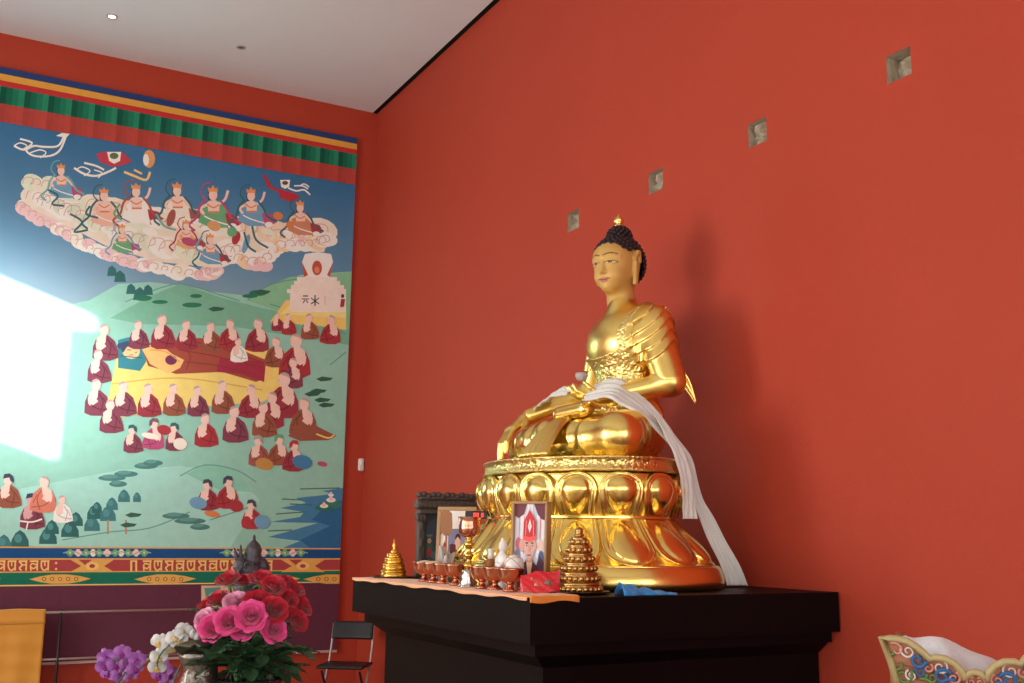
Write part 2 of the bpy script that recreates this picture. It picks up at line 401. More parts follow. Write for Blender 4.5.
# painted sky: pigment fading from deep to pale blue
def sky_mat():
    m = bpy.data.materials.new('painted_sky'); m.use_nodes = True; n = m.node_tree.nodes; l = m.node_tree.links
    tc = n.new('ShaderNodeTexCoord'); sp = n.new('ShaderNodeSeparateXYZ'); mr = n.new('ShaderNodeMapRange'); cr = n.new('ShaderNodeValToRGB')
    l.new(tc.outputs['Object'], sp.inputs[0]); l.new(sp.outputs['Z'], mr.inputs['Value'])
    mr.inputs['From Min'].default_value = 3.6; mr.inputs['From Max'].default_value = 5.3
    no = n.new('ShaderNodeTexNoise'); no.inputs['Scale'].default_value = 3; ad = n.new('ShaderNodeMath'); ad.operation = 'MULTIPLY_ADD'; ad.inputs[1].default_value = .12
    l.new(tc.outputs['Object'], no.inputs['Vector']); l.new(no.outputs['Fac'], ad.inputs[0]); l.new(mr.outputs['Result'], ad.inputs[2])
    l.new(ad.outputs[0], cr.inputs[0])
    cr.color_ramp.elements[0].color = L3((158, 184, 192)); cr.color_ramp.elements[1].color = L3((52, 116, 162))
    e = cr.color_ramp.elements.new(.45); e.color = L3((102, 152, 184))
    b = n['Principled BSDF']; l.new(cr.outputs[0], b.inputs['Base Color']); b.inputs['Roughness'].default_value = .7
    return m
A = Art(mp)
band(A, 3.2, 5.32, sky_mat())
MINT, MINT2, HILL, DK, LEAF = (136, 186, 168), (150, 198, 184), (112, 168, 142), (50, 98, 96), (46, 112, 84)
CREAM, CREAM2, PINK, SKIN, SKIN2 = (218, 210, 194), (228, 222, 210), (216, 184, 184), (220, 188, 174), (206, 166, 150)
# land
A.poly([(-40, 330), (40, 312), (90, 300), (118, 284), (150, 282), (185, 286), (215, 292), (250, 296), (262, 290), (300, 275), (356, 272), (356, 560), (-40, 560)], MINT)
A.poly([(110, 318), (150, 296), (180, 284), (200, 290), (222, 298), (262, 308), (300, 316), (352, 330), (350, 345), (230, 326), (140, 324)], HILL)
A.poly([(246, 300), (262, 288), (290, 277), (352, 272), (350, 330), (300, 318)], (124, 178, 140))
A.poly([(120, 470), (180, 466), (232, 474), (260, 500), (230, 548), (60, 548), (-40, 540), (-40, 500)], MINT2)
A.poly([(186, 474), (206, 464), (236, 470), (252, 492), (220, 490)], (128, 186, 164))
for p in ([(125, 302), (160, 288), (184, 284), (214, 293), (240, 301)], [(248, 300), (262, 289), (284, 281), (330, 276)], [(180, 476), (205, 465), (236, 470), (256, 482)], [(270, 304), (300, 314), (346, 334)], [(330, 365), (346, 352)],
          [(62, 540), (110, 532), (150, 528), (190, 512)], [(210, 520), (235, 512), (250, 507)]): A.line(p, 1.0, (92, 146, 130))
# pond at the lower right
A.poly([(345, 488), (322, 491), (334, 494), (296, 498), (306, 503), (280, 508), (304, 512), (300, 517), (270, 522), (318, 523), (290, 531), (268, 537), (300, 541), (280, 549), (345, 549)], (66, 122, 158))
A.poly([(344, 500), (326, 505), (312, 520), (330, 526), (300, 540), (310, 548), (344, 548)], (46, 100, 142))
for q in ([(282, 499), (302, 500)], [(276, 514), (305, 512)], [(268, 531), (292, 530)], [(300, 489), (340, 488)], [(290, 504), (312, 505)]): A.line(q, 1.2, (70, 110, 96))
A.ell(330, 505, 12, 4, (58, 120, 100)); A.ell(324, 508, 9, 3, (50, 110, 90))
for x, y, r in ((331, 500, 3.4), (324, 506, 3), (331, 495, 2)): A.ell(x, y, r*1.4, r*.7, CREAM2); A.ell(x, y-1.6, r*.6, r*.8, PINK)
# dark blue trees and bushes
for x, y, r in ((140, 296, 7), (112, 272, 5), (120, 278, 6), (131, 290, 5), (148, 291, 5)): A.poly([(x-r, y+4), (x-r*.7, y-r*.8), (x, y-r*1.3), (x+r*.8, y-r*.6), (x+r, y+4)], DK)
for x, y, rx, ry in ((143, 298, 9, 3), (196, 296, 6, 2), (258, 293, 9, 3), (160, 302, 8, 2), (192, 305, 10, 2.5), (250, 296, 8, 2)): A.ell(x, y, rx, ry, LEAF)
for x, y, s in ((20, 543, 9), (4, 546, 8), (48, 540, 9), (52, 530, 7), (70, 533, 9), (76, 522, 7), (92, 527, 8), (94, 515, 7), (108, 517, 8), (112, 506, 6), (124, 498, 6), (137, 498, 4), (97, 509, 5)):
    A.poly([(x-s, y+4), (x-s*.95, y-s*.3), (x-s*.5, y-s*1.1), (x, y-s*1.45), (x+s*.5, y-s*1.1), (x+s*.95, y-s*.3), (x+s, y+4)], DK if s % 2 else (64, 116, 118)); A.ell(x-s*.2, y-s*.5, s*.42, s*.5, (76, 134, 132))
for x in (108, 126): A.line([(x, 520), (x, 534)], 2, (170, 130, 110))
for x, y, a in ((112, 478, 14), (126, 474, 12), (146, 466, 12), (153, 463, 10), (176, 516, 14), (190, 521, 16), (200, 527, 10), (118, 484, 9)): A.ell(x, y, a, 3, (72, 120, 116)); A.ell(x-2, y-1.5, a*.6, 2, (90, 142, 130))
for x, y in ((324, 379), (318, 391), (322, 400), (326, 405), (312, 394), (216, 309), (262, 292), (133, 515), (128, 525)): A.poly([(x-8, y), (x-2, y-2.5), (x+9, y-1), (x+6, y+1.5), (x-3, y+2.5)], (52, 92, 74))
# white stupa on a yellow terrace
Y1 = (226, 190, 108)
A.poly([(270, 322), (286, 300), (346, 308), (346, 330), (320, 326)], Y1)
A.poly([(280, 314), (290, 305), (346, 312), (346, 318)], (240, 206, 130))
for q in ([(290, 292), (346, 292), (346, 312), (290, 312)], [(287, 289), (346, 289), (346, 293), (287, 293)], [(291, 285), (344, 285), (344, 289), (291, 289)], [(294, 281), (340, 281), (340, 285), (294, 285)], [(297, 277), (337, 277), (337, 281), (297, 281)]): A.poly(q, (232, 208, 196))
A.poly([(304, 277), (302, 262), (305, 254), (318, 252), (331, 254), (333, 262), (329, 277)], CREAM2)
A.poly([(312, 252), (310, 246), (326, 246), (324, 252)], CREAM); A.poly([(300, 246), (302, 241), (318, 238), (332, 242), (330, 247)], PINK); A.poly([(304, 240), (318, 234), (330, 239)], CREAM2)
A.ell(317, 268, 5, 7.5, (176, 84, 66)); A.ell(317, 270, 2.5, 3.5, (206, 130, 100)); A.poly([(302, 262), (308, 275), (304, 277)], (176, 84, 66)); A.poly([(333, 262), (327, 275), (330, 277)], (176, 84, 66))
IN = (60, 58, 60)
A.line([(303, 296), (308, 296)], 1.2, IN); A.line([(302, 299), (309, 299)], 1, IN); A.line([(303, 303), (305, 300)], 1, IN); A.line([(308, 303), (306, 300)], 1, IN)
A.line([(315, 295), (315, 306)], 1.2, IN); A.line([(311, 298), (319, 304)], 1, IN); A.line([(319, 298), (311, 304)], 1, IN)
A.line([(325, 296), (325, 305)], 1, (214, 178, 140)); A.poly([(341, 299), (345, 299), (344, 307), (340, 307)], (150, 56, 54)); A.ell(342.6, 296, 1.6, 2, IN)

# clouds carrying the goddesses
rc = random.Random(5)
def clouds(path, r0, cols, dens=26):
    q = smooth_pts([(x, y, 0) for x, y in path], dens//len(path)+2)
    ov = []
    for p in q:
        r = r0*rc.uniform(.7, 1.25); ov.append((p.x, p.y, r)); A.ell(p.x+rc.uniform(-3, 3), p.y+rc.uniform(-3, 3), r*1.5, r, cols[rc.randrange(len(cols))], .3)
    for x, y, r in ov[::2]:
        A.line([(x-r*1.1, y+r*.3), (x-r*.7, y-r*.6), (x+r*.3, y-r*.6), (x+r*.5, y+r*.1), (x, y+r*.3)], .8, CURL)
PALE = (206, 212, 190)
CURL = (190, 156, 146)
clouds([(22, 206), (45, 222), (68, 234), (95, 250), (125, 262), (160, 268), (200, 274), (216, 268)], 5.5, [CREAM, PINK, CREAM2, PINK], 40)
A.poly([(34, 190), (60, 196), (100, 204), (150, 212), (200, 220), (260, 226), (320, 228), (322, 240), (262, 256), (216, 268), (160, 262), (110, 248), (60, 222), (30, 208)], (214, 204, 186))
clouds([(36, 196), (60, 206), (92, 220), (130, 236), (170, 248), (215, 256), (238, 250)], 9, [PALE, CREAM, CREAM2, (198, 208, 186)], 46)
clouds([(96, 206), (140, 216), (185, 222), (240, 228), (290, 236), (322, 232)], 10, [CREAM, CREAM2, PALE, (220, 196, 170)], 40)
clouds([(240, 258), (262, 262), (282, 246), (310, 244), (326, 240)], 6, [CREAM2, (232, 196, 156), PINK], 20)
clouds([(30, 182), (52, 186), (70, 196)], 6, [PALE, CREAM], 10)
TEAL, DTEAL, BLUE, MAG, GRN, ORA, RED, BRN = (104, 164, 160), (56, 100, 104), (104, 150, 178), (168, 76, 110), (98, 158, 116), (196, 122, 72), (164, 56, 62), (150, 84, 76)
def goddess(x, y, s, skirt, scarf, lean=0, arm=1, col2=MAG):
    s *= 1.3
    A.poly([(x+a*s, y+b*s) for a, b in ((-7, 10), (-2, 3), (4, 4), (9, 9), (15, 17), (12, 22), (-2, 22), (-10, 18))], skirt)
    A.poly([(x+a*s, y+b*s) for a, b in ((8, 12), (16, 14), (18, 20), (10, 23))], col2)
    A.poly([(x+a*s, y+b*s) for a, b in ((-4, 5), (0, 2.5), (4.5, 5.5), (4, 12), (-3, 12))], SKIN)
    A.line([(x-3*s, y+6*s), (x-8*s, y+9*s), (x-6*s, y+13*s)], 1.9*s, SKIN)
    A.line([(x+4*s, y+6*s), (x+8*s, y+(3 if arm > 0 else 10)*s), (x+10*s, y+(-3 if arm > 0 else 12)*s)], 1.8*s, SKIN)
    A.line([(x-5*s, y+3*s), (x-9*s, y+8*s), (x-11*s, y+15*s), (x-16*s, y+20*s), (x-12*s, y+24*s)], 1.5*s, scarf)
    A.line([(x+5*s, y+4*s), (x+9*s, y+9*s), (x+12*s, y+15*s), (x+19*s, y+19*s)], 1.5*s, scarf)
    A.line([(x-4*s, y+6*s), (x, y+8.5*s), (x+4*s, y+6.5*s)], .9*s, ORA); A.line([(x-6*s, y+14*s), (x, y+17*s), (x+10*s, y+20*s)], .9*s, CREAM2); A.line([(x-3*s, y+11.5*s), (x+4*s, y+11.5*s)], 1.2*s, ORA)
    A.line([(x-4*s, y+4*s), (x-8*s, y-1*s), (x-6*s, y-7*s), (x-1*s, y-8.5*s)], .9*s, scarf); A.ell(x+13*s, y+21*s, 3*s, 2*s, CREAM2)
    A.poly([(x+a*s, y+b*s) for a, b in ((-3.6, -3), (-3.2, 3.4), (-1, 4), (-1, -4))], (74, 56, 62))
    A.ell(x, y, 2.9*s, 3.8*s, SKIN); A.poly([(x+a*s, y+b*s) for a, b in ((-3.2, -2.2), (-3.4, -5.4), (-1.5, -4.2), (0, -6.6), (1.5, -4.2), (3.2, -5), (3, -2))], (206, 142, 88))
for a in ((61, 171, .95, BLUE, TEAL, 0, 0, MAG), (104, 196, 1.05, (216, 170, 150), DTEAL, 0, 0, PINK), (136, 192, 1.1, CREAM2, BRN, 0, 1, RED), (177, 191, 1.1, CREAM, DTEAL, 0, 0, BRN), (213, 195, 1.15, GRN, MAG, 0, 1, RED),
          (251, 196, 1.05, BLUE, DTEAL, 0, 1, MAG), (300, 208, .95, (186, 128, 100), DTEAL, 0, 0, RED), (122, 230, .8, GRN, BLUE, 0, 0, MAG), (210, 240, .85, BLUE, DTEAL, 0, 0, RED), (186, 226, .8, (206, 160, 116), RED, 0, 0, BRN)): goddess(*a)
for x, y, a, b, c in ((214, 226, 7, 5, (196, 150, 100)), (171, 218, 4, 9, BRN), (278, 216, 5, 4, ORA), (189, 242, 8, 4, MAG), (236, 238, 4, 7, RED), (150, 232, 8, 4, CREAM2), (246, 244, 3, 10, BLUE), (232, 232, 5, 5, GRN), (290, 225, 4, 4, ORA), (268, 246, 9, 4, CREAM2), (268, 232, 8, 3, PALE)): A.ell(x, y, a, b, c, .3)
for p, c in (([(48, 190), (58, 196), (52, 204), (64, 206)], DTEAL), ([(70, 214), (82, 222), (74, 232), (88, 230)], DTEAL), ([(244, 232), (248, 246), (256, 252)], DTEAL), ([(252, 226), (256, 240), (268, 248)], DTEAL), ([(202, 236), (196, 248), (206, 254)], BLUE), ([(90, 206), (86, 214), (98, 218)], DTEAL), ([(120, 204), (114, 214), (122, 220)], GRN), ([(156, 214), (164, 226), (176, 230)], TEAL)): A.line(p, 2, c)
# offerings floating in the sky
for p in ([(14, 146), (24, 150), (34, 146), (44, 147), (58, 146), (64, 136)], [(20, 139), (32, 143), (26, 150), (34, 156), (50, 156), (60, 150), (66, 136)]): A.line(p, 2, CREAM2)
for p in ([(14, 146), (20, 143), (27, 146), (22, 150)], [(30, 153), (40, 150), (46, 153), (40, 158)], [(76, 170), (82, 167), (90, 171), (84, 176)], [(94, 170), (102, 173), (98, 178)], [(300, 186), (304, 184), (309, 187)]): A.line(p, 1.3, CREAM2)
A.poly([(56, 136), (62, 133), (70, 134), (66, 138)], CREAM2)
A.poly([(96, 154), (104, 152), (122, 152), (132, 161), (124, 165), (112, 167), (100, 162)], (176, 62, 74)); A.poly([(107, 152), (121, 152), (120, 161), (114, 164), (109, 161)], CREAM2); A.ell(114, 156, 4.4, 3.2, (88, 104, 70))
A.line([(74, 168), (84, 174), (96, 176), (108, 172), (116, 168)], 2.2, CREAM2); A.line([(84, 163), (96, 166), (104, 170)], 2, CREAM2)
A.ell(149, 159, 6, 9, (206, 148, 92)); A.ell(146, 160, 3, 6, CREAM2); A.line([(124, 172), (134, 176), (146, 180), (150, 172)], 2.4, (226, 186, 120)); A.line([(134, 170), (142, 174)], 2, (226, 186, 120))
A.poly([(262, 174), (266, 176), (272, 187), (282, 190), (296, 194), (300, 198), (290, 202), (280, 198), (278, 192), (268, 188)], (166, 50, 60)); A.poly([(280, 180), (290, 180), (289, 187), (285, 189), (281, 187)], CREAM2); A.ell(285, 183, 3, 2, (92, 76, 60))
A.line([(288, 188), (296, 191), (304, 190), (310, 195)], 1.6, CREAM2); A.line([(294, 186), (302, 186), (308, 189)], 1.4, CREAM2)
# the reclining figure on a yellow bed
A.poly([(104, 420), (112, 380), (118, 352), (140, 356), (200, 346), (284, 352), (288, 362), (284, 390), (262, 402), (180, 408)], (222, 196, 112))
A.poly([(118, 340), (142, 334), (146, 362), (140, 371), (118, 368)], (56, 124, 134))
A.poly([(140, 344), (160, 342), (200, 338), (236, 348), (266, 360), (266, 378), (256, 382), (222, 372), (176, 374), (148, 366)], (150, 74, 60))
A.poly([(220, 358), (268, 362), (264, 382), (240, 374), (216, 372)], (150, 48, 68))
A.poly([(140, 346), (160, 344), (172, 354), (184, 360), (180, 368), (168, 374), (150, 364)], (226, 178, 112)); A.ell(131, 351, 9, 8, (228, 184, 132), .2); A.ell(171, 360, 6, 5, (110, 50, 80))
A.poly([(266, 360), (274, 364), (272, 380), (264, 382)], Y1)
A.poly([(121, 343), (127, 341), (135, 342), (139, 346), (133, 345), (127, 347), (123, 353), (121, 350)], (62, 72, 96)); A.ell(120, 346, 3, 3, (62, 72, 96)); A.line([(127, 350), (131, 350)], .9, (120, 80, 70)); A.line([(129, 355), (133, 355)], .9, (170, 90, 80)); A.line([(135, 353), (137, 352)], .8, (120, 80, 70))
for q in ([(178, 350), (214, 356), (262, 368)], [(186, 362), (220, 366), (258, 376)], [(196, 342), (226, 350), (262, 362)], [(182, 344), (190, 356), (186, 370)], [(232, 350), (238, 362), (232, 374)]): A.line(q, 1, (120, 56, 50))
A.line([(150, 350), (166, 352), (180, 362)], 1.2, (206, 148, 84)); A.line([(112, 384), (180, 378), (262, 390)], 1.2, (198, 164, 84)); A.line([(120, 356), (142, 358)], 1, (38, 96, 108))
# mourning monks
def monk(x, y, s, c, f=1, sk=SKIN, hood=None):
    s *= 1.16
    A.poly([(x+a*f*s, y+b*s) for a, b in ((-8.5, 20), (-8, 12), (-5.5, 6), (-2, 3.6), (3, 4), (7.5, 8), (10, 15), (10.5, 20), (4, 22), (-4, 22))], c)
    A.poly([(x+a*f*s, y+b*s) for a, b in ((-5.4, 6), (-1.8, 3.2), (1.5, 4), (1, 9), (-2.5, 14), (-5.5, 11))], sk)
    A.line([(x-5*f*s, y+9*s), (x-4*f*s, y+14*s), (x+1*f*s, y+11*s)], 2*s, sk)
    A.ell(x, y, 3.5*s, 4.3*s, sk); A.poly([(x+a*f*s, y+b*s) for a, b in ((-3.4, -.6), (-2.6, -3.4), (0, -4.5), (2.4, -3.6), (1, -2.8), (-1.6, -2)) ], (176, 152, 146))
    dk = tuple(int(v*.74) for v in c)
    A.line([(x+2*f*s, y+6*s), (x+5*f*s, y+12*s), (x+3*f*s, y+20*s)], .8*s, dk); A.line([(x-4*f*s, y+14*s), (x+1*f*s, y+17*s), (x+9*f*s, y+18*s)], .8*s, dk); A.line([(x+5*f*s, y+9*s), (x+8*f*s, y+15*s)], .7*s, dk)
    A.line([(x+3.2*f*s, y-.6*s), (x+3.3*f*s, y+1.2*s)], .9*s, SKIN2)
    if hood: A.poly([(x+a*f*s, y+b*s) for a, b in ((-4, -1), (-3, -4.6), (1, -5.2), (4, -3), (4.4, 2), (2, 1), (1, -2))], hood)
R1, R2, R3, R4 = (140, 54, 64), (138, 80, 62), (120, 62, 76), (154, 54, 60)
for a in ((138, 325, .95, R3), (162, 320, 1.15, R1), (186, 325, 1, R1), (210.5, 327, 1, R2), (230, 324, 1, R4, -1), (258, 324, 1.1, R1, -1), (276, 342, 1, R2, -1), (296, 341, 1.45, R4, -1), (293, 363, 1, R3, -1), (284, 380, 1.5, R1, -1), (238, 342, .8, CREAM2, 1),
          (277, 316, .6, R1), (288, 317, .7, R4), (309, 318, .85, R2), (331, 320, .95, R4, -1), (104, 330, 1.2, R3), (98, 355, 1.1, R3), (96, 385, 1.2, R3),
          (123, 387, 1.15, R3), (148, 389, 1.1, R1), (173, 389, 1.05, R2), (197, 391, 1, R3), (222, 386, 1.1, R2), (251, 390, 1.1, R1, -1), (110, 405, 1.1, R3),
          (205, 419, 1.1, R4), (234, 412, 1.2, R3), (272, 398, 1.2, R1, -1), (263, 408, 1.15, R2), (304, 404, 1.25, R2, -1)): monk(*a)
A.poly([(296, 425), (316, 426), (336, 436), (328, 440), (300, 441), (288, 436)], R2); A.line([(316, 434), (328, 438), (334, 435)], 1.6, Y1)
for a in ((132, 430, .9, R3, 1, SKIN, DK), (154, 424, 1, MAG, -1, SKIN, (110, 84, 90)), (174, 428, .9, R3, 1, SKIN, DK), (258, 441, 1, BRN, 1, SKIN, (150, 150, 140)), (279, 440, 1, R2, -1, SKIN, GRN), (294, 446, 1, R1, -1, SKIN, RED),
          (207, 485, 1, R1, 1, SKIN, (66, 70, 82)), (228, 482, 1.05, R4, -1, SKIN, (66, 70, 82)), (251, 505, .95, RED, 1, SKIN, (66, 70, 82)), (8, 480, 1.1, R2, 1, SKIN, (56, 64, 80)), (31, 500, 1.15, R3, 1, (196, 150, 150), (56, 64, 90)), (44, 482, 1.2, (196, 116, 96), -1), (62, 500, .9, CREAM2, 1)): monk(*a)
for x, y, a, b, c in ((198, 503, 9, 6, BLUE), (302, 462, 10, 7, (64, 122, 160)), (262, 522, 8, 7, BLUE), (246, 522, 5, 6, RED), (264, 464, 9, 6, (176, 132, 70)), (164, 430, 7, 5, R4), (212, 514, 8, 3, ORA), (236, 506, 7, 6, R4), (322, 464, 5, 2.5, MAG), (180, 444, 7, 6, CREAM), (150, 436, 9, 3, CREAM)): A.ell(x, y, a, b, c, .2)
A.line([(20, 521), (32, 522), (42, 519)], 1.6, CREAM); A.line([(28, 522), (26, 530)], 1.4, CREAM)
# pleated valance and stripes above
RB = (196, 58, 50)
band(A, 5.76, 5.83, (36, 58, 104)); band(A, 5.70, 5.765, (198, 146, 60)); band(A, 5.645, 5.70, (172, 46, 46))
GS = [(12, 76, 58), (18, 92, 70), (25, 108, 80), (34, 124, 92)]
nP = 25; wP = .205
for i in range(nP):
    for j in range(4):
        x0 = MXR-(i+1)*wP+j*wP/4
        band(A, 5.475, 5.645, GS[j], x0, x0+wP/4); band(A, 5.30, 5.475, [(150, 58, 50), (156, 61, 53), (162, 64, 55), (166, 66, 57)][j], x0, x0+wP/4)
# ornamental stripes below
GOLD, GOLD2 = (206, 158, 82), (222, 182, 108)
band(A, 1.352, 1.452, (26, 74, 124)); band(A, 1.342, 1.356, GOLD); band(A, 1.238, 1.343, (156, 64, 64)); band(A, 1.230, 1.242, GOLD); band(A, 1.125, 1.232, (22, 104, 82)); band(A, 1.116, 1.128, GOLD2); band(A, .46, 1.117, (88, 44, 60)); band(A, 1.444, 1.456, GOLD)
for cx_ in (107, 263.5):
    for dx, c in ((-29, PINK), (0, PINK), (29, PINK), (-14, CREAM), (14, CREAM), (-21, GRN), (21, GRN), (-8, GRN), (8, GRN), (-37, GRN), (37, GRN)):
        for u, v in ((0, -2), (2.2, 0), (0, 2), (-2.2, 0)): A.ell(cx_+dx+u, 552.8+v, 2.4, 1.8, c, 0, 8)
        A.ell(cx_+dx, 552.8, 1.2, 1.2, GOLD2, 0, 6)
    A.line([(cx_-44, 553), (cx_-34, 551), (cx_-24, 555), (cx_-12, 551), (cx_, 555), (cx_+12, 551), (cx_+24, 555), (cx_+34, 551), (cx_+44, 553)], 1, (126, 170, 150))
for x in (92, 302.5):
    A.poly([(x-22, 559.5), (x-14, 559.5), (x-7, 565), (x, 559.5), (x+22, 559.5), (x+12, 566), (x+22, 572), (x+4, 572), (x-6, 572), (x-22, 572), (x-11, 566)], GOLD); A.ell(x, 566, 7, 4.4, GOLD2, 0, 8); A.ell(x, 566, 3, 2, RED, 0, 8)
# gold letters of the mantra: head stroke, stem, bowl and tail per letter
def letter(x, k):
    A.line([(x-4.4, 561.2), (x+4.4, 561)], 1.7, GOLD2); A.line([(x+3.2, 561), (x+3, 570.5)], 1.7, GOLD2)
    if k % 3 == 0: A.line([(x+3, 565), (x-2, 563.5), (x-3.6, 566.5), (x-.5, 568.6), (x+2, 566.5)], 1.5, GOLD2); A.line([(x-3.6, 566.5), (x-3.2, 570.8)], 1.4, GOLD2)
    elif k % 3 == 1: A.line([(x-3.6, 561), (x-3.6, 567), (x-1, 570.4), (x+2.6, 568)], 1.6, GOLD2); A.line([(x-.3, 562), (x-.3, 566)], 1.4, GOLD2)
    else: A.line([(x-3.4, 562), (x-1, 565), (x-3.6, 568), (x-1.6, 570.6)], 1.6, GOLD2); A.line([(x-1, 565), (x+3, 564.6)], 1.4, GOLD2)
xs = [x for x in range(-32, 56, 11)]+[133]+[x for x in range(147, 276, 11)]
for k, x in enumerate(xs):
    if x == 133: A.line([(131, 560.5), (131, 571)], 2, GOLD2); A.line([(136, 560.5), (136, 571)], 2, GOLD2); A.line([(131, 561), (137, 561)], 1.4, GOLD2)
    else: letter(x, k)
A.ell(56, 563, 1.3, 1.2, GOLD2); A.ell(56, 569, 1.3, 1.2, GOLD2)
for x in (-30, 60, 165, 269, 334):
    p = [(x-31, 579.2), (x-20, 576.3), (x-8, 574.4), (x+8, 574.4), (x+20, 576), (x+31, 578.6), (x+20, 581.6), (x+8, 583.6), (x-8, 583.8), (x-20, 582)]
    if x == 334: p = [(min(a, 340), b) for a, b in p]
    A.poly(p, GOLD)
    for i, dx in enumerate((-16, -8, 0)+((8, 16) if x < 330 else ())): A.ell(x+dx, 579, 2.4, 2.2, (160, 112, 52), 0, 8); A.ell(x+dx, 579, 1.1, 1, GOLD2, 0, 6)
# small bright painted field half hidden by the roses
A.poly([(201, 585.5), (236, 585.5), (236, 611), (201, 611)], (196, 168, 140)); A.poly([(204, 588), (220, 587), (222, 598), (206, 602)], (84, 138, 122)); A.ell(213, 596, 5, 4, (120, 166, 150)); A.line([(206, 606), (216, 600), (232, 604)], 2, (150, 60, 70)); A.ell(228, 594, 5, 4, (206, 120, 130))
A.build('painting', mural)
o = MB(); o.box(((MXL+MXR)/2-MO.x, -.03, .455), (MXR-MXL, .06, .022)); o.build('foot_rail', mat('pale trim', (196, 168, 160), .4), mural)
# ---------------------------------------------------------------- altar
AX0, AX1, AY0, AY1, AZ = 2.175, 3.895, 3.79, 5.84, 1.35
m_black = mat('black lacquered wood', (11, 7, 8), .5, 0, .12, 14, .05, 30, spec=.15)
altar = thing('altar_table', 'large black altar table with stepped cornice standing against the red wall', 'altar', ((AX0+AX1)/2, (AY0+AY1)/2, 0))
def ring_box(ins, z0, z1, ins1=None, bev=0):
    ins1 = ins if ins1 is None else ins1; cx_, cy_ = (AX0+AX1)/2, (AY0+AY1)/2; o = MB(); vs = []
    for i, z in ((ins, z0), (ins1, z1)):
        for x, y in ((AX0+i, AY0+i), (AX1, AY0+i), (AX1, AY1-i), (AX0+i, AY1-i)): vs.append((x-cx_, y-cy_, z))
    o.add(vs, [(3, 2, 1, 0), (4, 5, 6, 7)]+[(a, (a+1) % 4, 4+(a+1) % 4, 4+a) for a in range(4)], 0, False); return o
ring_box(0, 1.165, AZ).build('tabletop', m_black, altar)
ring_box(.055, 1.112, 1.165).build('cornice', m_black, altar)
ring_box(.145, 1.055, 1.112, .075).build('cove_molding', m_black, altar)
ring_box(.15, .10, 1.055).build('body', m_black, altar)
ring_box(.11, 0, .10).build('plinth', m_black, altar)

# ---------------------------------------------------------------- lotus pedestal
CX, CY = 3.09, 4.87
GOLDC = (246, 216, 126)
m_gold = mat('burnished gold', GOLDC, .25, 1, .05, 6, .06, 9)
m_goldr = mat('soft burnished gold', (232, 202, 118), .3, 1, .06, 10, .14, 22)
m_goldb = mat('satin gold', (246, 214, 124), .31, 1, .05, 6, .05, 9)
m_engr = engraved('engraved gold', (238, 212, 134), .3)
m_skin = mat('matt cold gold paint', (208, 166, 92), .55, .25, .03, 8)
ped = thing('lotus_pedestal', 'golden double lotus pedestal under the seated statue, on the black altar', 'pedestal', (CX, CY, AZ), pi)
RX, RY = .505, .70                              # ellipse of the waist ring, scaled by the profile
PROF = [(0, 1.255), (.012, 1.285), (.05, 1.292), (.095, 1.27), (.112, 1.25), (.12, 1.21), (.14, 1.165), (.20, 1.065), (.26, .975), (.31, .915), (.338, .89), (.352, .89), (.372, .895), (.42, .915), (.48, .93), (.53, .935), (.565, .93), (.572, .91)]
def prad(z):
    for (z0, r0), (z1, r1) in zip(PROF, PROF[1:]):
        if z <= z1: return r0+(r1-r0)*(z-z0)/(z1-z0)
    return PROF[-1][1]
# base band slightly rounder front to back than the waist
def ell_pt(a, z, off=0):
    r = prad(z); kx = RX*r; ky = RY*r
    if z < .3: kx *= 1+.02*(1-z/.3)
    p = Vector((kx*cos(a), ky*sin(a), z)); nrm = Vector((cos(a)/kx, sin(a)/ky, 0)).normalized()
    return p+nrm*off, nrm
def ringmesh(zr, name, m, cap=True, off=0):
    o = MB(); n = 96; vs = []; fs = []
    for z in zr:
        for i in range(n): vs.append(ell_pt(2*pi*i/n, z, off)[0])
    for k in range(len(zr)-1):
        for i in range(n): fs.append((k*n+i, k*n+(i+1) % n, (k+1)*n+(i+1) % n, (k+1)*n+i))
    if cap: fs += [tuple(reversed(range(n))), tuple(range((len(zr)-1)*n, len(zr)*n))]
    o.add(vs, fs); return o.build(name, m, ped)
ringmesh([0, .006, .012, .03, .05, .075, .095, .105, .112], 'base_band', m_gold)
ringmesh([.112, .12, .14, .17, .20, .23, .26, .285, .31, .325, .338], 'spreading_lotus', m_gold, off=-.012)
ringmesh([.338, .341, .346, .350, .352], 'waist_ring', m_gold, off=.004)
ringmesh([.352, .36, .372, .40, .42, .45, .48, .505, .53, .55, .565, .572], 'rising_lotus', m_gold, off=-.012)
o = MB(); n = 96; pr_ = [(.925, .570), (.945, .573), (.948, .580), (.93, .586), (.925, .628), (.94, .634), (.945, .641), (.93, .645), (.60, .646), (0, .646)]
vs = []; fs = []
for r, z in pr_:
    for i in range(n): vs.append((RX*r*cos(2*pi*i/n), RY*r*sin(2*pi*i/n), z))
for k in range(len(pr_)-1):
    for i in range(n): fs.append((k*n+i, k*n+(i+1) % n, (k+1)*n+(i+1) % n, (k+1)*n+i))
o.add(vs, fs); o.build('seat_band', m_engr, ped)
def ridge(q, a, b, h): return h*sin(pi*(q-a)/(b-a))**.7 if a < q < b else 0
NP = 16
per = [0]; NA = 720
for i in range(NA):
    a0, a1 = 2*pi*i/NA, 2*pi*(i+1)/NA
    per.append(per[-1]+math.hypot(RX*(cos(a1)-cos(a0)), RY*(sin(a1)-sin(a0))))
def arc_angle(t):
    s = (t % 1)*per[-1]
    import bisect
    i = min(max(bisect.bisect(per, s)-1, 0), NA-1); return 2*pi*(i+(s-per[i])/(per[i+1]-per[i]))/NA+2*pi*math.floor(t)
A0 = .1453                                       # turns one petal to the middle of the camera-facing side
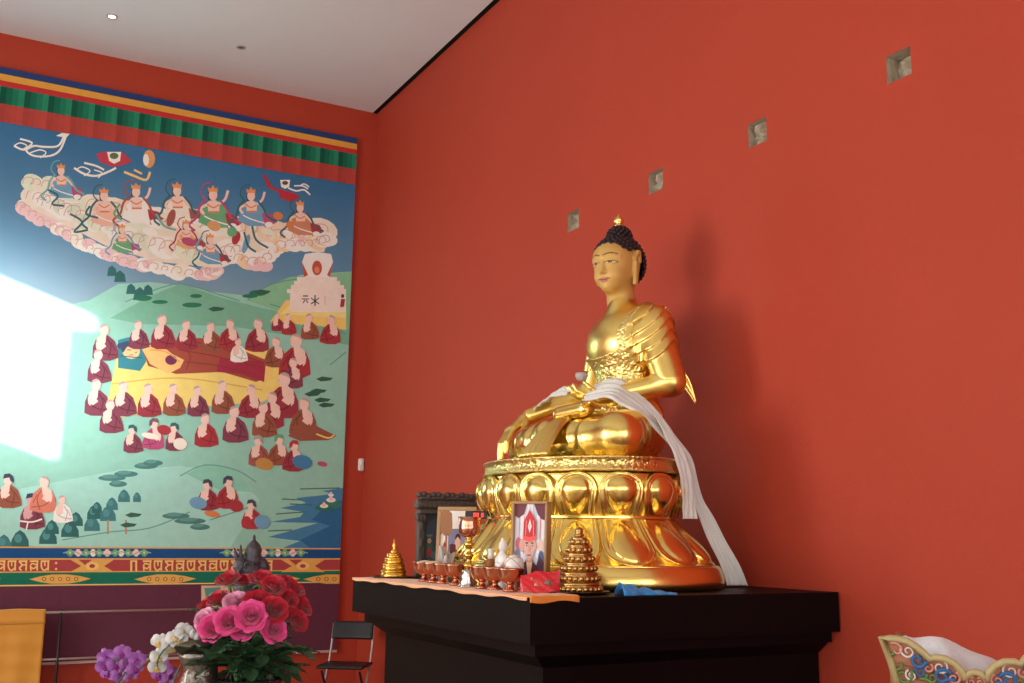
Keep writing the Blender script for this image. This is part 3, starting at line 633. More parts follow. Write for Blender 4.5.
def petal(tc, rise):
    """one petal: arched outline with a double raised rim and an egg-shaped boss"""
    o = MB(); NV, NU = 34, 36; vs = []; fs = []; hw = .505/NP; vc = .52
    zb, zt = (.353, .5685) if rise else (.336, .117)
    for j in range(NV+1):
        v = j/NV; v = v if v < .6 else .6+.4*sin((v-.6)/.4*pi/2)
        tp = .86+.14*min(1, v/vc) if rise else .97+.03*min(1, v/vc)
        W = tp if v <= vc else tp*math.sqrt(max(0, 1-((v-vc)/(1-vc))**2.4))**.9
        for i in range(NU+1):
            u = (2*i/NU-1)*W; q = abs(u)/tp if v <= vc else (abs(u/tp)**2.3+((v-vc)/(1-vc))**2.3)**(1/2.3)
            qi = math.sqrt((u/.66)**2+((v-.56)/(.34 if rise else .36))**2)
            if v < .56: qi = math.sqrt((u/(.66-.22*(.56-v)/.56))**2+((v-.56)/.50)**2)
            h = .008+ridge(q, .70, .86, .010)+ridge(q, .86, 1.0, .013)
            if q > .995: h = -.006
            if qi < 1: h = max(h, .010+.036*math.sqrt(1-qi**2)**.9)
            z = zb+(zt-zb)*v
            p, nn = ell_pt(arc_angle(tc+hw*u), min(max(z, .1165), .5715), 0)
            bow = .016*sin(pi*min(1, v))**.8 if rise else .010*sin(pi*v)
            p = p+nn*(h+(bow if q <= .995 else 0)-.010); p.z = z; vs.append(p)
    n = NU+1
    for j in range(NV):
        for i in range(NU): fs.append((j*n+i, j*n+i+1, (j+1)*n+i+1, (j+1)*n+i))
    o.add(vs, fs); return o
for rise in (True, False):
    for i in range(NP): petal(A0+i/NP, rise).build('lotus_petal', m_gold, ped)

# ---------------------------------------------------------------- seated statue (local: x forward, y to its left, z above the altar top)
st = thing('buddha_statue', 'large golden seated Buddha statue with dark curled hair, on the lotus pedestal', 'statue', (CX, CY, AZ), pi)
torso = S_union([S_ell((-.30, 0, 1.335), (.18, .26, .20)), (S_ell((-.315, 0, 1.10), (.135, .185, .22)), .08), (S_ell((-.30, 0, .86), (.19, .28, .22)), .10),
                 (S_cap((-.315, 0, 1.525), (-.33, .245, 1.425), .066, .084), .07), (S_cap((-.315, 0, 1.525), (-.33, -.245, 1.425), .066, .084), .07),
                 (S_cap((-.312, 0, 1.44), (-.298, 0, 1.62), .078, .070), .05)], .06)
armR = S_union([S_cap((-.33, -.255, 1.385), (-.33, -.375, 1.10), .082, .066), (S_cap((-.33, -.375, 1.10), (.03, -.485, .948), .070, .047), .03)], .03)
foreL = S_union([S_cap((-.36, .375, 1.075), (-.085, .10, 1.005), .066, .043)], .03)
upL = S_union([S_cap((-.335, .25, 1.385), (-.36, .365, 1.085), .088, .076)], .03)
def fingers(wr, kn, tips, r=.0125, thumb=None, palm=(.028, .022)):
    """hand from the wrist: palm pad, four bent fingers (knuckle, middle, tip) and a thumb"""
    wr = np.array(wr); fs = []
    for k, (a, b, c) in enumerate(zip(kn, *tips)):
        fs.append((S_cap(wr+(np.array(a)-wr)*.25, a, palm[0]*.75, r*1.45), .016))
        fs.append((S_cap(a, b, r*1.22, r), .004)); fs.append((S_cap(b, c, r, r*.75), .004))
    if thumb: fs.append((S_cap(thumb[0], thumb[1], .020, .015), .008)); fs.append((S_cap(thumb[1], thumb[2], .015, .011), .004))
    fs.append((S_cap(wr, wr+(np.array(kn[1])-wr)*.2, .036, palm[0]), .015))
    return S_union(fs, .004)
# right hand reaches over the knee and down to the seat, palm inward
kn = [(.150, -.478+.024*i-.02, .862+.004*i) for i in (-1.5, -.5, .5, 1.5)]
mid = [(.205, -.525, .780), (.218, -.498, .772), (.216, -.470, .775), (.205, -.445, .785)]
tip = [(.212, -.530, .715), (.226, -.502, .668), (.224, -.472, .690), (.210, -.446, .722)]
handR = fingers((.045, -.49, .940), kn, (mid, tip), thumb=[(.075, -.445, .90), (.125, -.412, .845), (.150, -.405, .79)], r=.0155, palm=(.036, .026))
# left hand lies palm up in the lap and cups the bowl
knl = [(0.000, 0.060, 1.018), (0.007, 0.035, 1.013), (0.003, 0.010, 1.013), (-0.007, -0.012, 1.018)]
midl = [(0.035, 0.045, 1.038), (0.045, 0.018, 1.031), (0.040, -0.010, 1.031), (0.025, -0.032, 1.038)]
tipl = [(0.050, 0.030, 1.073), (0.063, 0.004, 1.063), (0.057, -0.022, 1.063), (0.037, -0.045, 1.068)]
handL = fingers((-0.090, 0.105, 1.003), knl, (midl, tipl), r=.013, thumb=[(-0.055, 0.105, 1.023), (-0.015, 0.100, 1.053), (0.010, 0.080, 1.083)])
bodyf = S_union([torso, (armR, .04), (foreL, .05), (upL, .05)], .05)
# head, turned a little to its left
HS = np.array([1.17, 1.17, 1.01]); HC = np.array([-.265, 0, 1.632]); HY = rad(21)
def hl(x, y, z):                                # statue frame -> head frame (x forward, y left, z above chin level)
    X, Y = x-HC[0], y-HC[1]; return (X*cos(HY)+Y*sin(HY))/HS[0], (-X*sin(HY)+Y*cos(HY))/HS[1], (z-HC[2])/HS[2]
def hw_(p):
    x, y, z = p[0]*HS[0], p[1]*HS[1], p[2]*HS[2]; return Vector((HC[0]+x*cos(HY)-y*sin(HY), HC[1]+x*sin(HY)+y*cos(HY), HC[2]+z))
hd = S_union([S_ell((-.005, 0, .178), (.126, .108, .140)), (S_ell((.028, 0, .205), (.096, .088, .075)), .05), (S_ell((.022, 0, .080), (.086, .074, .080)), .06), (S_ell((.070, 0, .020), (.027, .029, .022)), .04),
              (S_ell((.058, .040, .085), (.048, .034, .042)), .03), (S_ell((.058, -.040, .085), (.048, .034, .042)), .03),
              (S_cap((.120, 0, .180), (.130, 0, .106), .008, .0135), .016), (S_cap((.116, .011, .102), (.116, -.011, .102), .011), .008),
              (S_cap((.110, -.036, .194), (.124, -.010, .187), .007), .014), (S_cap((.110, .036, .194), (.124, .010, .187), .007), .014), (S_cap((.110, .036, .194), (.086, .072, .184), .007), .016), (S_cap((.110, -.036, .194), (.086, -.072, .184), .007), .016),
              (S_ell((.098, .042, .154), (.018, .027, .014)), .008), (S_ell((.098, -.042, .154), (.018, .027, .014)), .008),
              (S_ell((.098, 0, .066), (.015, .028, .0085)), .006), (S_ell((.095, 0, .051), (.015, .022, .0085)), .006)], .02)
def ear(s):
    return S_union([S_cap((-.012, s*.113, .225), (.012, s*.113, .185), .017, .013), (S_cap((-.020, s*.114, .225), (-.030, s*.113, .175), .015, .012), .006), (S_cap((.004, s*.112, .165), (.002, s*.108, .045 if s > 0 else .075), .014, .012), .01), (S_cap((-.018, s*.112, .16), (-.006, s*.109, .045 if s > 0 else .075), .010), .008)], .01)
eR, eL = ear(-1), ear(1)
neckf = S_cap((-.045, 0, -.10), (-.018, 0, .10), .074, .066)
def headf(x, y, z):
    a, b, c = hl(x, y, z); d = smin(hd(a, b, c), neckf(a, b, c), .03)
    return smin(smin(d, eR(a, b, c), .006), eL(a, b, c), .006)
nb = NB()
V, Q = nets(bodyf, (-.56, -.50, .62), (.14, .52, 1.60), .009); nb.add(V, Q, 0)
V, Q = nets(handR, (0, -.58, .63), (.27, -.36, 1.0), .0045); nb.add(V, Q, 0)
V, Q = nets(handL, (-.16, -.08, .92), (.11, .17, 1.13), .0045); nb.add(V, Q, 0)
hh = .0032
V, Q = nets(headf, (-.48, -.20, 1.515), (-.05, .20, 1.97), hh)
C = V[Q].mean(1); a, b, c = hl(C[:, 0], C[:, 1], C[:, 2]); mi = np.full(len(Q), 1); ay = np.abs(b)
fr = a > .03
brow = fr & (np.abs(c-(.192+.012*np.sin(np.clip((ay-.008)/.066, 0, 1)*pi*.85))) < .0030) & (ay > .009) & (ay < .076)
lip = fr & (a > .06) & (((b/.028)**2+((c-.066)/.0072)**2 < 1) | ((b/.022)**2+((c-.051)/.0065)**2 < 1))
mouth = fr & (a > .06) & (np.abs(c-(.0585+.004*(ay/.03)**2)) < .0022) & (ay < .033)
ez = c-(.151+.004*np.sin(np.clip((ay-.018)/.05, 0, 1)*pi)); eye = fr & (np.abs(ez) < .0046*np.sqrt(np.clip(1-((ay-.042)/.027)**2, 0, 1))) & (ay > .015) & (ay < .069)
lid = fr & (np.abs(ez-.0055*np.sqrt(np.clip(1-((ay-.042)/.030)**2, 0, 1))) < .0022) & (ay > .012) & (ay < .073)
iris = eye & (np.abs(ay-.042) < .010)
mi[lip] = 2; mi[mouth] = 3; mi[eye] = 4; mi[lid | brow | iris] = 3
nb.add(V, Q, mi)
body = nb.build('body', [m_goldb, m_skin, mat('painted lips', (188, 112, 92), .5), mat('painted brow lines', (74, 52, 40), .6), mat('painted eye white', (214, 200, 176), .5)], st, it=1)

# hair: tight dark curls over skull and crown bump
m_hair = mat('dark painted curls', (44, 30, 34), .6, 0, .2, 60)
hair = MB()
def hair_ok(p):
    x, y, z = p; line = .270-.018*max(0, 1-(y/.03)**2)*0
    if abs(y) > .085 and -.06 < x < .035 and z < .245: return False
    if x > -.02: return z > .182+max(0, (x+.02))*.60
    return z > .205-(-.02-x)*1.35 and z > .055
def cap_pt(u, v):
    a, t = 2*pi*u, pi*v; x, y, z = sin(t)*cos(a), sin(t)*sin(a), cos(t)
    return Vector((-.018+.141*x, .126*y, .183+.160*z)) if z > 0 else Vector((-.018+.141*x, .126*y, .183+.152*z))
nu, nv = 64, 40
G = [[cap_pt(i/nu, j/nv) for i in range(nu)] for j in range(nv+1)]
vs = [hw_(G[j][i]) for j in range(nv+1) for i in range(nu)]
fs = []
for j in range(nv):
    for i in range(nu):
        q = (G[j][i]+G[j+1][(i+1) % nu])/2
        if hair_ok(q): fs.append((j*nu+i, (j+1)*nu+i, (j+1)*nu+(i+1) % nu, j*nu+(i+1) % nu))
hair.add(vs, fs)
hair.sphere(hw_((-.022, 0, .338)), (.066, .066, .064), 20, 14)
def curls(cen, rad_, n, ok, r):
    for i in range(n):
        z = 1-2*(i+.5)/n; q = math.sqrt(1-z*z); a = i*2.399963
        p = Vector((cen[0]+rad_[0]*q*cos(a), cen[1]+rad_[1]*q*sin(a), cen[2]+rad_[2]*z))
        if ok(p): hair.sphere(hw_(p), r, 8, 6)
curls((-.018, 0, .183), (.140, .125, .160), 420, lambda p: hair_ok(p-Vector((0, 0, .007))), .0115)
curls((-.022, 0, .338), (.062, .060, .064), 110, lambda p: p.z > .325, .0115)
hair.build('hair', m_hair, st)
o = MB(); o.lathe([(.030, 0), (.032, .008), (.022, .016), (.020, .024), (.030, .034), (.030, .048), (.020, .060), (.008, .074), (0, .084)], 20, hw_((-.022, 0, .400))); o.build('crown_finial', m_gold, st)

# shoulder robe: thick shell over left shoulder, sleeve and side with overlapping folds
base_r = S_union([torso, (upL, .05)], .05)
def saw(t): return t-np.floor(t)
def robe(x, y, z):
    d = base_r(x, y, z)
    q = z+1.0*np.clip(x+.36, 0, .3)+.35*np.clip(-x-.38, 0, .3)  # fold lines curving down towards the chest
    sl = np.clip((y-.19)/.06, 0, 1); fold = (.016*saw((1.505-q)/.066)+.004)*sl*(q > 1.30)
    edge = .165+.2*np.clip(z-1.37, 0, .2)
    vert = .006*np.sin((y-.17)*150+5*(1.5-z))*np.clip(1-np.abs(y-.245)/.04, 0, 1)*np.clip((x+.33)/.08, 0, 1)
    d = d-.012-fold-vert*(z < 1.40)
    d = np.where((y > edge) & (y < edge+.045) & (x > -.33), d-.006, d)   # embroidered border stands proud
    front = edge-y; back = x+.40
    d = np.maximum(d, np.minimum(front, back)); d = np.maximum(d, (z-1.575)); d = np.maximum(d, .90-z)
    hem = 1.105-z-.28*(y-.36)-.16*(x+.36)                         # sleeve hem above the elbow
    return np.maximum(d, np.where(y > .245, hem, -1))
V, Q = nets(robe, (-.56, -.36, .88), (-.02, .54, 1.59), .0065); C = V[Q].mean(1)
mi = np.where((C[:, 1] < .21+.2*np.clip(C[:, 2]-1.37, 0, .2)) & (C[:, 0] > -.33), 1, 0); nb = NB(); nb.add(V, Q, mi); nb.build('shoulder_robe', [m_goldb, m_engr], st, it=2)
# under-robe: engraved band wrapped below the chest
def under(x, y, z):
    d = torso(x, y, z)-.008-.004*saw((z-.9)/.09); top = z-(1.285-.04*np.cos(np.clip(y/.2, -1, 1)*pi/2)-.25*np.clip(-y-.1, 0, .2))
    d = np.where(top > -.014, d-.005, d)
    return np.maximum(np.maximum(d, top), np.maximum(.86-z, y-.21))
V, Q = nets(under, (-.52, -.34, .84), (-.04, .24, 1.31), .0065); nb = NB(); nb.add(V, Q, 0); nb.build('chest_cloth', [m_engr], st, it=2)
# skirt over the crossed legs
legL = S_union([S_cap((-.26, .20, .80), (.06, .50, .765), .150, .114), (S_cap((.08, .49, .752), (.27, -.06, .745), .110, .085), .05)], .05)
legR = S_union([S_cap((-.26, -.20, .80), (.06, -.46, .745), .140, .098), (S_cap((.07, -.45, .735), (.24, .10, .775), .09, .08), .05)], .05)
lap = S_ell((-.03, 0, .77), (.29, .32, .165))
def skirt(x, y, z):
    d = smin(smin(legL(x, y, z), legR(x, y, z), .035), lap(x, y, z), .07)
    q1 = np.sqrt((x-.13)**2+(y-.52)**2+(z-.77)**2); q2 = np.sqrt((x-.13)**2+(y+.52)**2+(z-.77)**2)
    rings = np.where(y > 0, q1, q2)
    ridge = lambda c, w: np.exp(-((rings-c)/w)**2)
    d = d-.008*ridge(.185, .012)-.007*ridge(.26, .012)-.006*ridge(.345, .014)-.004*np.sin(q1*70)*np.clip((rings-.30)/.1, 0, 1)
    return np.maximum(d, .642-z)
V, Q = nets(skirt, (-.46, -.70, .630), (.42, .70, .99), .0075); nb = NB(); nb.add(V, Q, 0); nb.build('skirt_robe', [m_gold], st, it=3)
# pleated fan of cloth spilling in front of the ankles
o = MB()
def fan(u, v):
    a = rad(-24+48*u); r = .16+.215*v; pl = .034*(abs(math.sin(u*pi*6))-.5)*(.35+.65*v)
    return (.05+r*cos(a)+pl*.8, .18+.62*r*sin(a)*1.3, .855-.205*v**1.5+pl*(1-v)+.004)
o.grid(fan, 84, 16); o.build('pleated_fan', m_goldr, st, sol=.008)
# upturned foot on the thigh, with five toes
ft = S_union([S_cap((.19, .12, .890), (.14, .29, .905), .040, .046)]+[(S_cap((.155-.018*k, .32, .925-.002*k), (.15-.02*k, .372-.006*k, .925-.004*k), .013, .011), .008) for k in range(-1, 4)], .03)
V, Q = nets(ft, (.02, .02, .82), (.28, .42, .98), .006); nb = NB(); nb.add(V, Q, 0); nb.build('foot', [m_gold], st, it=1)
# loose corner of the robe flying out behind the left elbow
o = MB()
def tail(u, v):
    s = sin(pi*min(1, .22+.78*v)**.8)*.036+.002; th = (u-.5)*2
    cx_, cy_, cz_ = -.39-.10*v, .37+.05*v, 1.13-.165*v+.03*sin(pi*v)
    return (cx_-.35*th*s, cy_+.3*th*s+.006*cos(th*6), cz_+th*s*.75)
o.grid(tail, 8, 18); o.build('robe_tail', m_gold, st, sol=.012)
# statue's own origin goes to the pedestal top
for ch in st.children: ch.location.z -= .646
st.location.z += .646
def SW(f, l, z): return Vector((CX-f, CY-l, AZ+z))          # statue frame -> room
TOP = AZ+.0005
# ---------------------------------------------------------------- white offering scarf over the statue
def cloth_mat(name, c, rough=.8, bscale=90, bump=.25, var=.05): return mat(name, c, rough, 0, var, 12, bump, bscale, sheen=.3)
m_khata = cloth_mat('white silk', (222, 222, 216), .55)
kh = thing('offering_scarf', 'long white silk scarf hanging from the statue lap down the pedestal side', 'scarf', (CX, CY, AZ+1.0))
def ribbon(path, widths, wdir, nu=22, pl=.008, freq=5, n=6):
    P = smooth_pts([SW(*p)-Vector((CX, CY, AZ+1.0)) for p in path], n); N = len(P); W = [Vector((-a, -b, c)).normalized() for a, b, c in wdir]; o = MB()
    def fn(u, v):
        t = v*(N-1); i = min(int(t), N-2); fr_ = t-i; p = P[i].lerp(P[i+1], fr_); g = v*(len(W)-1); j = min(int(g), len(W)-2)
        w = W[j].lerp(W[j+1], g-j).normalized(); tg = (P[i+1]-P[i]).normalized(); nn = tg.cross(w).normalized()
        k = v*(len(widths)-1); q = min(int(k), len(widths)-2); wd = widths[q]+(widths[q+1]-widths[q])*(k-q)
        return p+w*((u-.5)*wd)+nn*(pl*sin(u*2*pi*freq+1.3*sin(v*4))+.006*sin(u*pi+.5)+.003*sin(v*31+u*7))
    o.grid(fn, nu, (N-1)*2); return o
o = ribbon([(.0, .09, 1.02), (-.05, .16, 1.045), (-.085, .24, 1.04), (-.12, .32, .985), (-.155, .405, .92), (-.205, .46, .84), (-.26, .51, .75), (-.305, .555, .66), (-.34, .56, .56), (-.375, .555, .45), (-.43, .56, .35), (-.48, .575, .24), (-.54, .595, .12), (-.585, .60, .012)],
           [.14, .24, .27, .24, .19, .15, .13, .11, .105, .10, .10, .105, .11, .115], [(.55, .3, -.6), (.6, .5, -.5), (.75, .4, -.35), (.85, .35, -.2), (.9, .3, 0), (.9, .2, .1), (.9, .0, 0), (.9, -.2, 0), (.9, -.3, 0)])
o.build('hanging_length', m_khata, kh, sol=.003)
o = ribbon([(-.17, .50, .88), (-.21, .55, .77), (-.245, .60, .65), (-.27, .61, .53), (-.285, .60, .42), (-.29, .595, .345)], [.07, .085, .09, .085, .085, .09], [(.9, .2, 0), (.9, 0, 0), (.9, -.1, 0)], 14, .006, 3)
o.build('short_end', m_khata, kh, sol=.003)
o = ribbon([(.06, .02, 1.04), (.05, -.12, 1.05), (.03, -.25, 1.035), (.01, -.34, 1.02), (-.02, -.43, 1.01), (-.04, -.47, .95)], [.09, .10, .11, .12, .12, .10], [(.7, -.1, -.5), (.7, -.2, -.5), (.75, -.2, -.4), (.8, -.1, -.3)], 14, .006, 3)
o.build('lap_length', m_khata, kh, sol=.003)
# alms bowl in the hand
t = thing('alms_bowl', 'pale grey alms bowl with a red cord cupped in the statue hand', 'bowl', SW(.0, .035, 1.095)); t.scale = (.68,)*3
o = MB(); o.lathe([(0, 0), (.022, .002), (.042, .018), (.053, .042), (.050, .064), (.040, .074), (.036, .074), (.045, .062), (.046, .042), (.034, .02), (0, .012)], 28); o.build('bowl', mat('grey stone glaze', (176, 168, 162), .4, 0, .08, 30), t)
o = MB(); o.tube([(.046*cos(a), .046*sin(a), .073+.003*sin(3*a)) for a in [2*pi*i/28 for i in range(29)]]+[(.04, -.07, .085), (.0, -.14, .088)], .004, 6); o.build('cord', mat('red cord', (176, 44, 40), .7), t)

# ---------------------------------------------------------------- things on the altar top
m_brass = mat('polished brass', (206, 162, 78), .25, 1, .06, 20, .1, 40)
m_copper = mat('polished copper', (206, 142, 116), .22, 1, .06, 20, .08, 40)
m_silver = mat('bright silver', (200, 192, 184), .22, 1, .06, 20, .1, 40)
m_dk = mat('dark carved wood', (84, 74, 70), .55, .1, .3, 40)
m_tan = mat('pale tan wood', (176, 140, 96), .55, 0, .1, 16)
m_orange = cloth_mat('orange silk', (236, 142, 48), .6)
m_orange_glare = cloth_mat('glare-painted silk', (244, 180, 132), .6)  # orange cloth where overexposed, its paleness painted into the colour
RNZ = TOP+.006
cl = thing('altar_runner', 'orange and glare-painted silk runner along the front edge of the black altar', 'cloth', (2.29, (AY0+AY1)/2, TOP))
o = MB()
def run(u, v):
    y = (AY1-.01)+(AY0+.02-AY1)*v-(AY0+AY1)/2
    if u < .85: x = 2.42+(2.166-2.42)*(u/.85)-2.29; z = .003+.0015*sin(v*40+u*6)
    else: x = 2.166-2.29-.002*sin(v*33); z = .003-(u-.85)/.15*(.012+.003*sin(v*19)+.003*sin(v*47))
    return (x, y, z)
o.grid(run, 20, 120); o.build('runner', m_orange_glare, cl, sol=.003)
o = MB()
def end(u, v):
    x = 2.168+.235*u-2.29; y0 = AY0-(AY0+AY1)/2
    if v < .6: return (x, y0+.16-(.168)*v/.6, .008+.001*sin(u*20))
    return (x, y0-.010-.003*sin(u*9), .008-(v-.6)/.4*(.024+.005*sin(u*7)))
o.grid(end, 24, 14); o.build('folded_end', m_orange, cl, sol=.004)

bowl_prof = [(0, 0), (.034, 0), (.036, .006), (.026, .012), (.014, .022), (.013, .030), (.024, .037), (.046, .046), (.055, .066), (.062, .096), (.064, .101), (.060, .101), (.054, .090), (.048, .068), (.036, .055), (0, .050)]
OB = [(2.335, 5.20), (2.330, 5.075), (2.325, 4.945), (2.322, 4.79), (2.300, 4.46), (2.296, 4.325), (2.292, 4.175)]
w7 = ['farthest of the copper offering bowls, next to the small golden offering mound', 'second copper offering bowl from the far end of the altar edge', 'third copper offering bowl from the far end of the altar edge',
      'copper offering bowl just left of the tall butter lamp', 'copper offering bowl just right of the tall butter lamp', 'copper offering bowl in front of the white figurine', 'copper offering bowl in front of the white ball, nearest the red packet']
m_rice = mat('rice grains', (228, 214, 190), .8, 0, .1, 90, .4, 200)
for i, ((x, y), lb) in enumerate(zip(OB, w7)):
    t = thing('offering_bowl', lb, 'bowl', (x, y, RNZ), 0, 'copper offering bowls on the altar')
    o = MB(); o.lathe(bowl_prof, 32); o.build('bowl', m_copper, t)
    if i in (0, 1): o = MB(); o.lathe([(.056, .094), (.045, .100), (.02, .108), (0, .110)], 20, caps=False); o.build('rice', m_rice, t)
# tall butter lamp goblet
t = thing('butter_lamp', 'tall copper and silver butter lamp goblet between the offering bowls', 'lamp', (2.305, 4.615, RNZ))
o = MB(); o.lathe([(0, 0), (.052, 0), (.054, .006), (.044, .012), (.050, .022), (.036, .036), (.046, .05), (.03, .064), (.036, .074), (.02, .084), (.0, .086)], 28); o.build('foot', m_silver, t)
o = MB(); o.lathe([(.016, .08), (.02, .09), (.030, .10), (.018, .112), (.012, .125), (.018, .14), (.026, .148), (.016, .158), (.011, .175), (.018, .19), (.028, .20), (.016, .212), (.014, .226), (.022, .236)], 24); o.build('stem', m_brass, t)
o = MB(); o.lathe([(.018, .232), (.040, .240), (.052, .256), (.054, .288), (.049, .304), (.058, .332), (.054, .332), (.045, .306), (.048, .28), (.043, .26), (0, .252)], 32); o.build('cup', m_copper, t)
# little golden offering mound on a dark plate
def mound(name, lb, x, y, tiers, plate_r, m, fin, balls=0, group=None):
    t = thing(name, lb, 'offering mandala', (x, y, TOP), 0, group)
    o = MB(); o.lathe([(0, 0), (plate_r*.8, 0), (plate_r, .010), (plate_r, .014), (plate_r*.8, .006), (0, .006)], 36); o.build('plate', m_dish, t)
    z = .006
    for k, (r, h) in enumerate(tiers):
        o = MB(); o.lathe([(r*.96, z), (r, z+h*.15), (r*.99, z+h*.62), (r*.93, z+h*.66), (r*1.0, z+h*.74), (r*1.0, z+h*.9), (r*.93, z+h), (0, z+h)], 32)
        if balls:
            nb_ = max(5, int(2*pi*r/(balls*2.0)))
            for i in range(nb_): a = 2*pi*i/nb_+k*.4; o.sphere((r*cos(a), r*sin(a), z+h*.36), balls, 8, 6)
        o.build('tier', m, t); z += h
    o = MB(); o.lathe([(q, z+w) for q, w in fin], 20); o.build('finial', m, t)
m_dish = mat('dark bronze dish', (92, 66, 44), .35, .9)
mound('offering_mound', 'small golden tiered offering mound on a dark plate at the far altar corner', 2.365, 5.70, [(.072, .042), (.064, .036), (.054, .034), (.042, .024)], .125, mat('yellow gold', (232, 182, 84), .3, 1, .06, 20, .3, 60),
      [(.018, 0), (.024, .008), (.012, .018), (.008, .03), (.013, .042), (.008, .056), (.004, .075), (0, .084)])
m_tower = mat('aged brass', (196, 158, 96), .28, 1, .12, 40, .15, 60)
mound('offering_tower', 'tall beaded brass offering tower of ring tiers beside the red packet', 2.555, 4.02, [(.097, .045), (.086, .045), (.074, .042), (.062, .040), (.050, .036), (.037, .032)], .135, m_tower,
      [(.014, 0), (.022, .006), (.022, .012), (.014, .016), (.018, .024), (.019, .032), (.012, .042), (0, .046)], balls=.0125)

# carved shrine with a dark painted picture
SY = 5.70
sh = thing('carved_shrine', 'dark carved wooden shrine frame at the back left of the altar', 'shrine', (2.715, SY+.06, TOP), rad(-6))
def post(x):
    o = MB(); o.box((x, 0, .19), (.045, .05, .36), bev=.006); o.box((x, 0, .02), (.06, .06, .04), bev=.006)
    for z in (.10, .2, .3): o.sphere((x, -.024, z), (.014, .008, .03), 8, 6)
    return o
post(-.155).build('post', m_dk, sh); post(.155).build('post', m_dk, sh)
o = MB(); o.box((0, .012, .2), (.30, .02, .36)); o.build('picture_panel', mat('slate blue panel', (70, 78, 90), .5, 0, .15, 8), sh)
pic = Art(lambda p, d: (p[0], -.0005-d, p[1]), .0004)
pic.poly([(-.13, .05), (-.03, .05), (-.03, .33), (-.13, .33)], (62, 70, 84))
for x, y, a, b, c in ((-.105, .16, .03, .05, (58, 96, 84)), (-.10, .15, .016, .03, (142, 62, 52)), (-.10, .215, .013, .016, (176, 140, 110)), (-.10, .245, .02, .008, (90, 120, 96)), (-.13, .12, .012, .03, (96, 76, 110)), (-.075, .13, .014, .025, (80, 104, 120)), (-.10, .09, .035, .016, (116, 84, 66))): pic.ell(x, y, a, b, c)
pic.build('painted_figure', sh)
o = MB(); o.box((0, -.01, .385), (.36, .07, .03), bev=.006); o.box((0, -.012, .425), (.39, .075, .05), bev=.008); o.box((0, -.012, .465), (.36, .06, .03), bev=.01)
for i in range(13):
    x = -.18+.03*i; o.sphere((x, -.052, .425), (.020, .014, .022), 10, 7); o.tube([(x+.013*cos(a), -.062, .425+.013*sin(a)) for a in [i*.5 for i in range(13)]], .005, 5); o.sphere((x, -.03, .482+.006*sin(i*2.2)), (.022, .02, .018), 8, 6)
for x in (-.165, .165):
    o.box((x, -.008, .355), (.055, .06, .04), bev=.008)
    for dx in (-.02, 0, .02): o.sphere((x+dx, -.038, .345), (.012, .012, .02), 8, 6)
o.build('carved_cornice', m_dk, sh)
# white matted photograph in a tan frame, leaning before the shrine
def framed(name, lb, x, y, rz, w, h, fwid, dep, m, art, tilt=rad(5), mi_=None):
    t = thing(name, lb, 'framed picture', (x, y, TOP), rz); t.rotation_euler = (-tilt, 0, rz)
    o = MB()
    for bx, bz, sx, sz in ((0, fwid/2, w, fwid), (0, h-fwid/2, w, fwid), (-w/2+fwid/2, h/2, fwid, h-2*fwid), (w/2-fwid/2, h/2, fwid, h-2*fwid)): o.box((bx, 0, bz), (sx, dep, sz), bev=.003)
    o.build('frame', m, t)
    o = MB(); o.box((0, dep*.1, h/2), (w-1.2*fwid, dep*.6, h-1.2*fwid)); o.build('backing', mat('white mat board', (232, 230, 226), .7), t)
    a = Art(lambda p, d: ((p[0]-.5)*(w-2*fwid), -dep*.2-.0006-d, fwid+p[1]*(h-2*fwid)), .0003); art(a); a.build('picture', t); return t
def art1(a):
    a.poly([(.0, 0), (1, 0), (1, 1), (0, 1)], (236, 236, 234)); a.poly([(.24, .02), (.86, .02), (.86, .72), (.24, .72)], (120, 120, 152)); a.poly([(.24, .02), (.86, .02), (.86, .3), (.24, .34)], (92, 72, 104))
    a.poly([(.34, .02), (.40, .30), (.5, .4), (.6, .4), (.72, .30), (.78, .02)], (146, 60, 72)); a.ell(.55, .5, .09, .11, (206, 160, 140)); a.poly([(.46, .54), (.48, .62), (.55, .65), (.62, .62), (.64, .54), (.55, .6)], (60, 50, 56)); a.poly([(.5, .36), (.55, .18), (.6, .36)], (212, 170, 110))
framed('matted_photo', 'framed photograph with a wide white mat and tan frame, before the carved shrine', 2.645, 5.47, rad(-40), .23, .41, .022, .045, m_tan, art1)
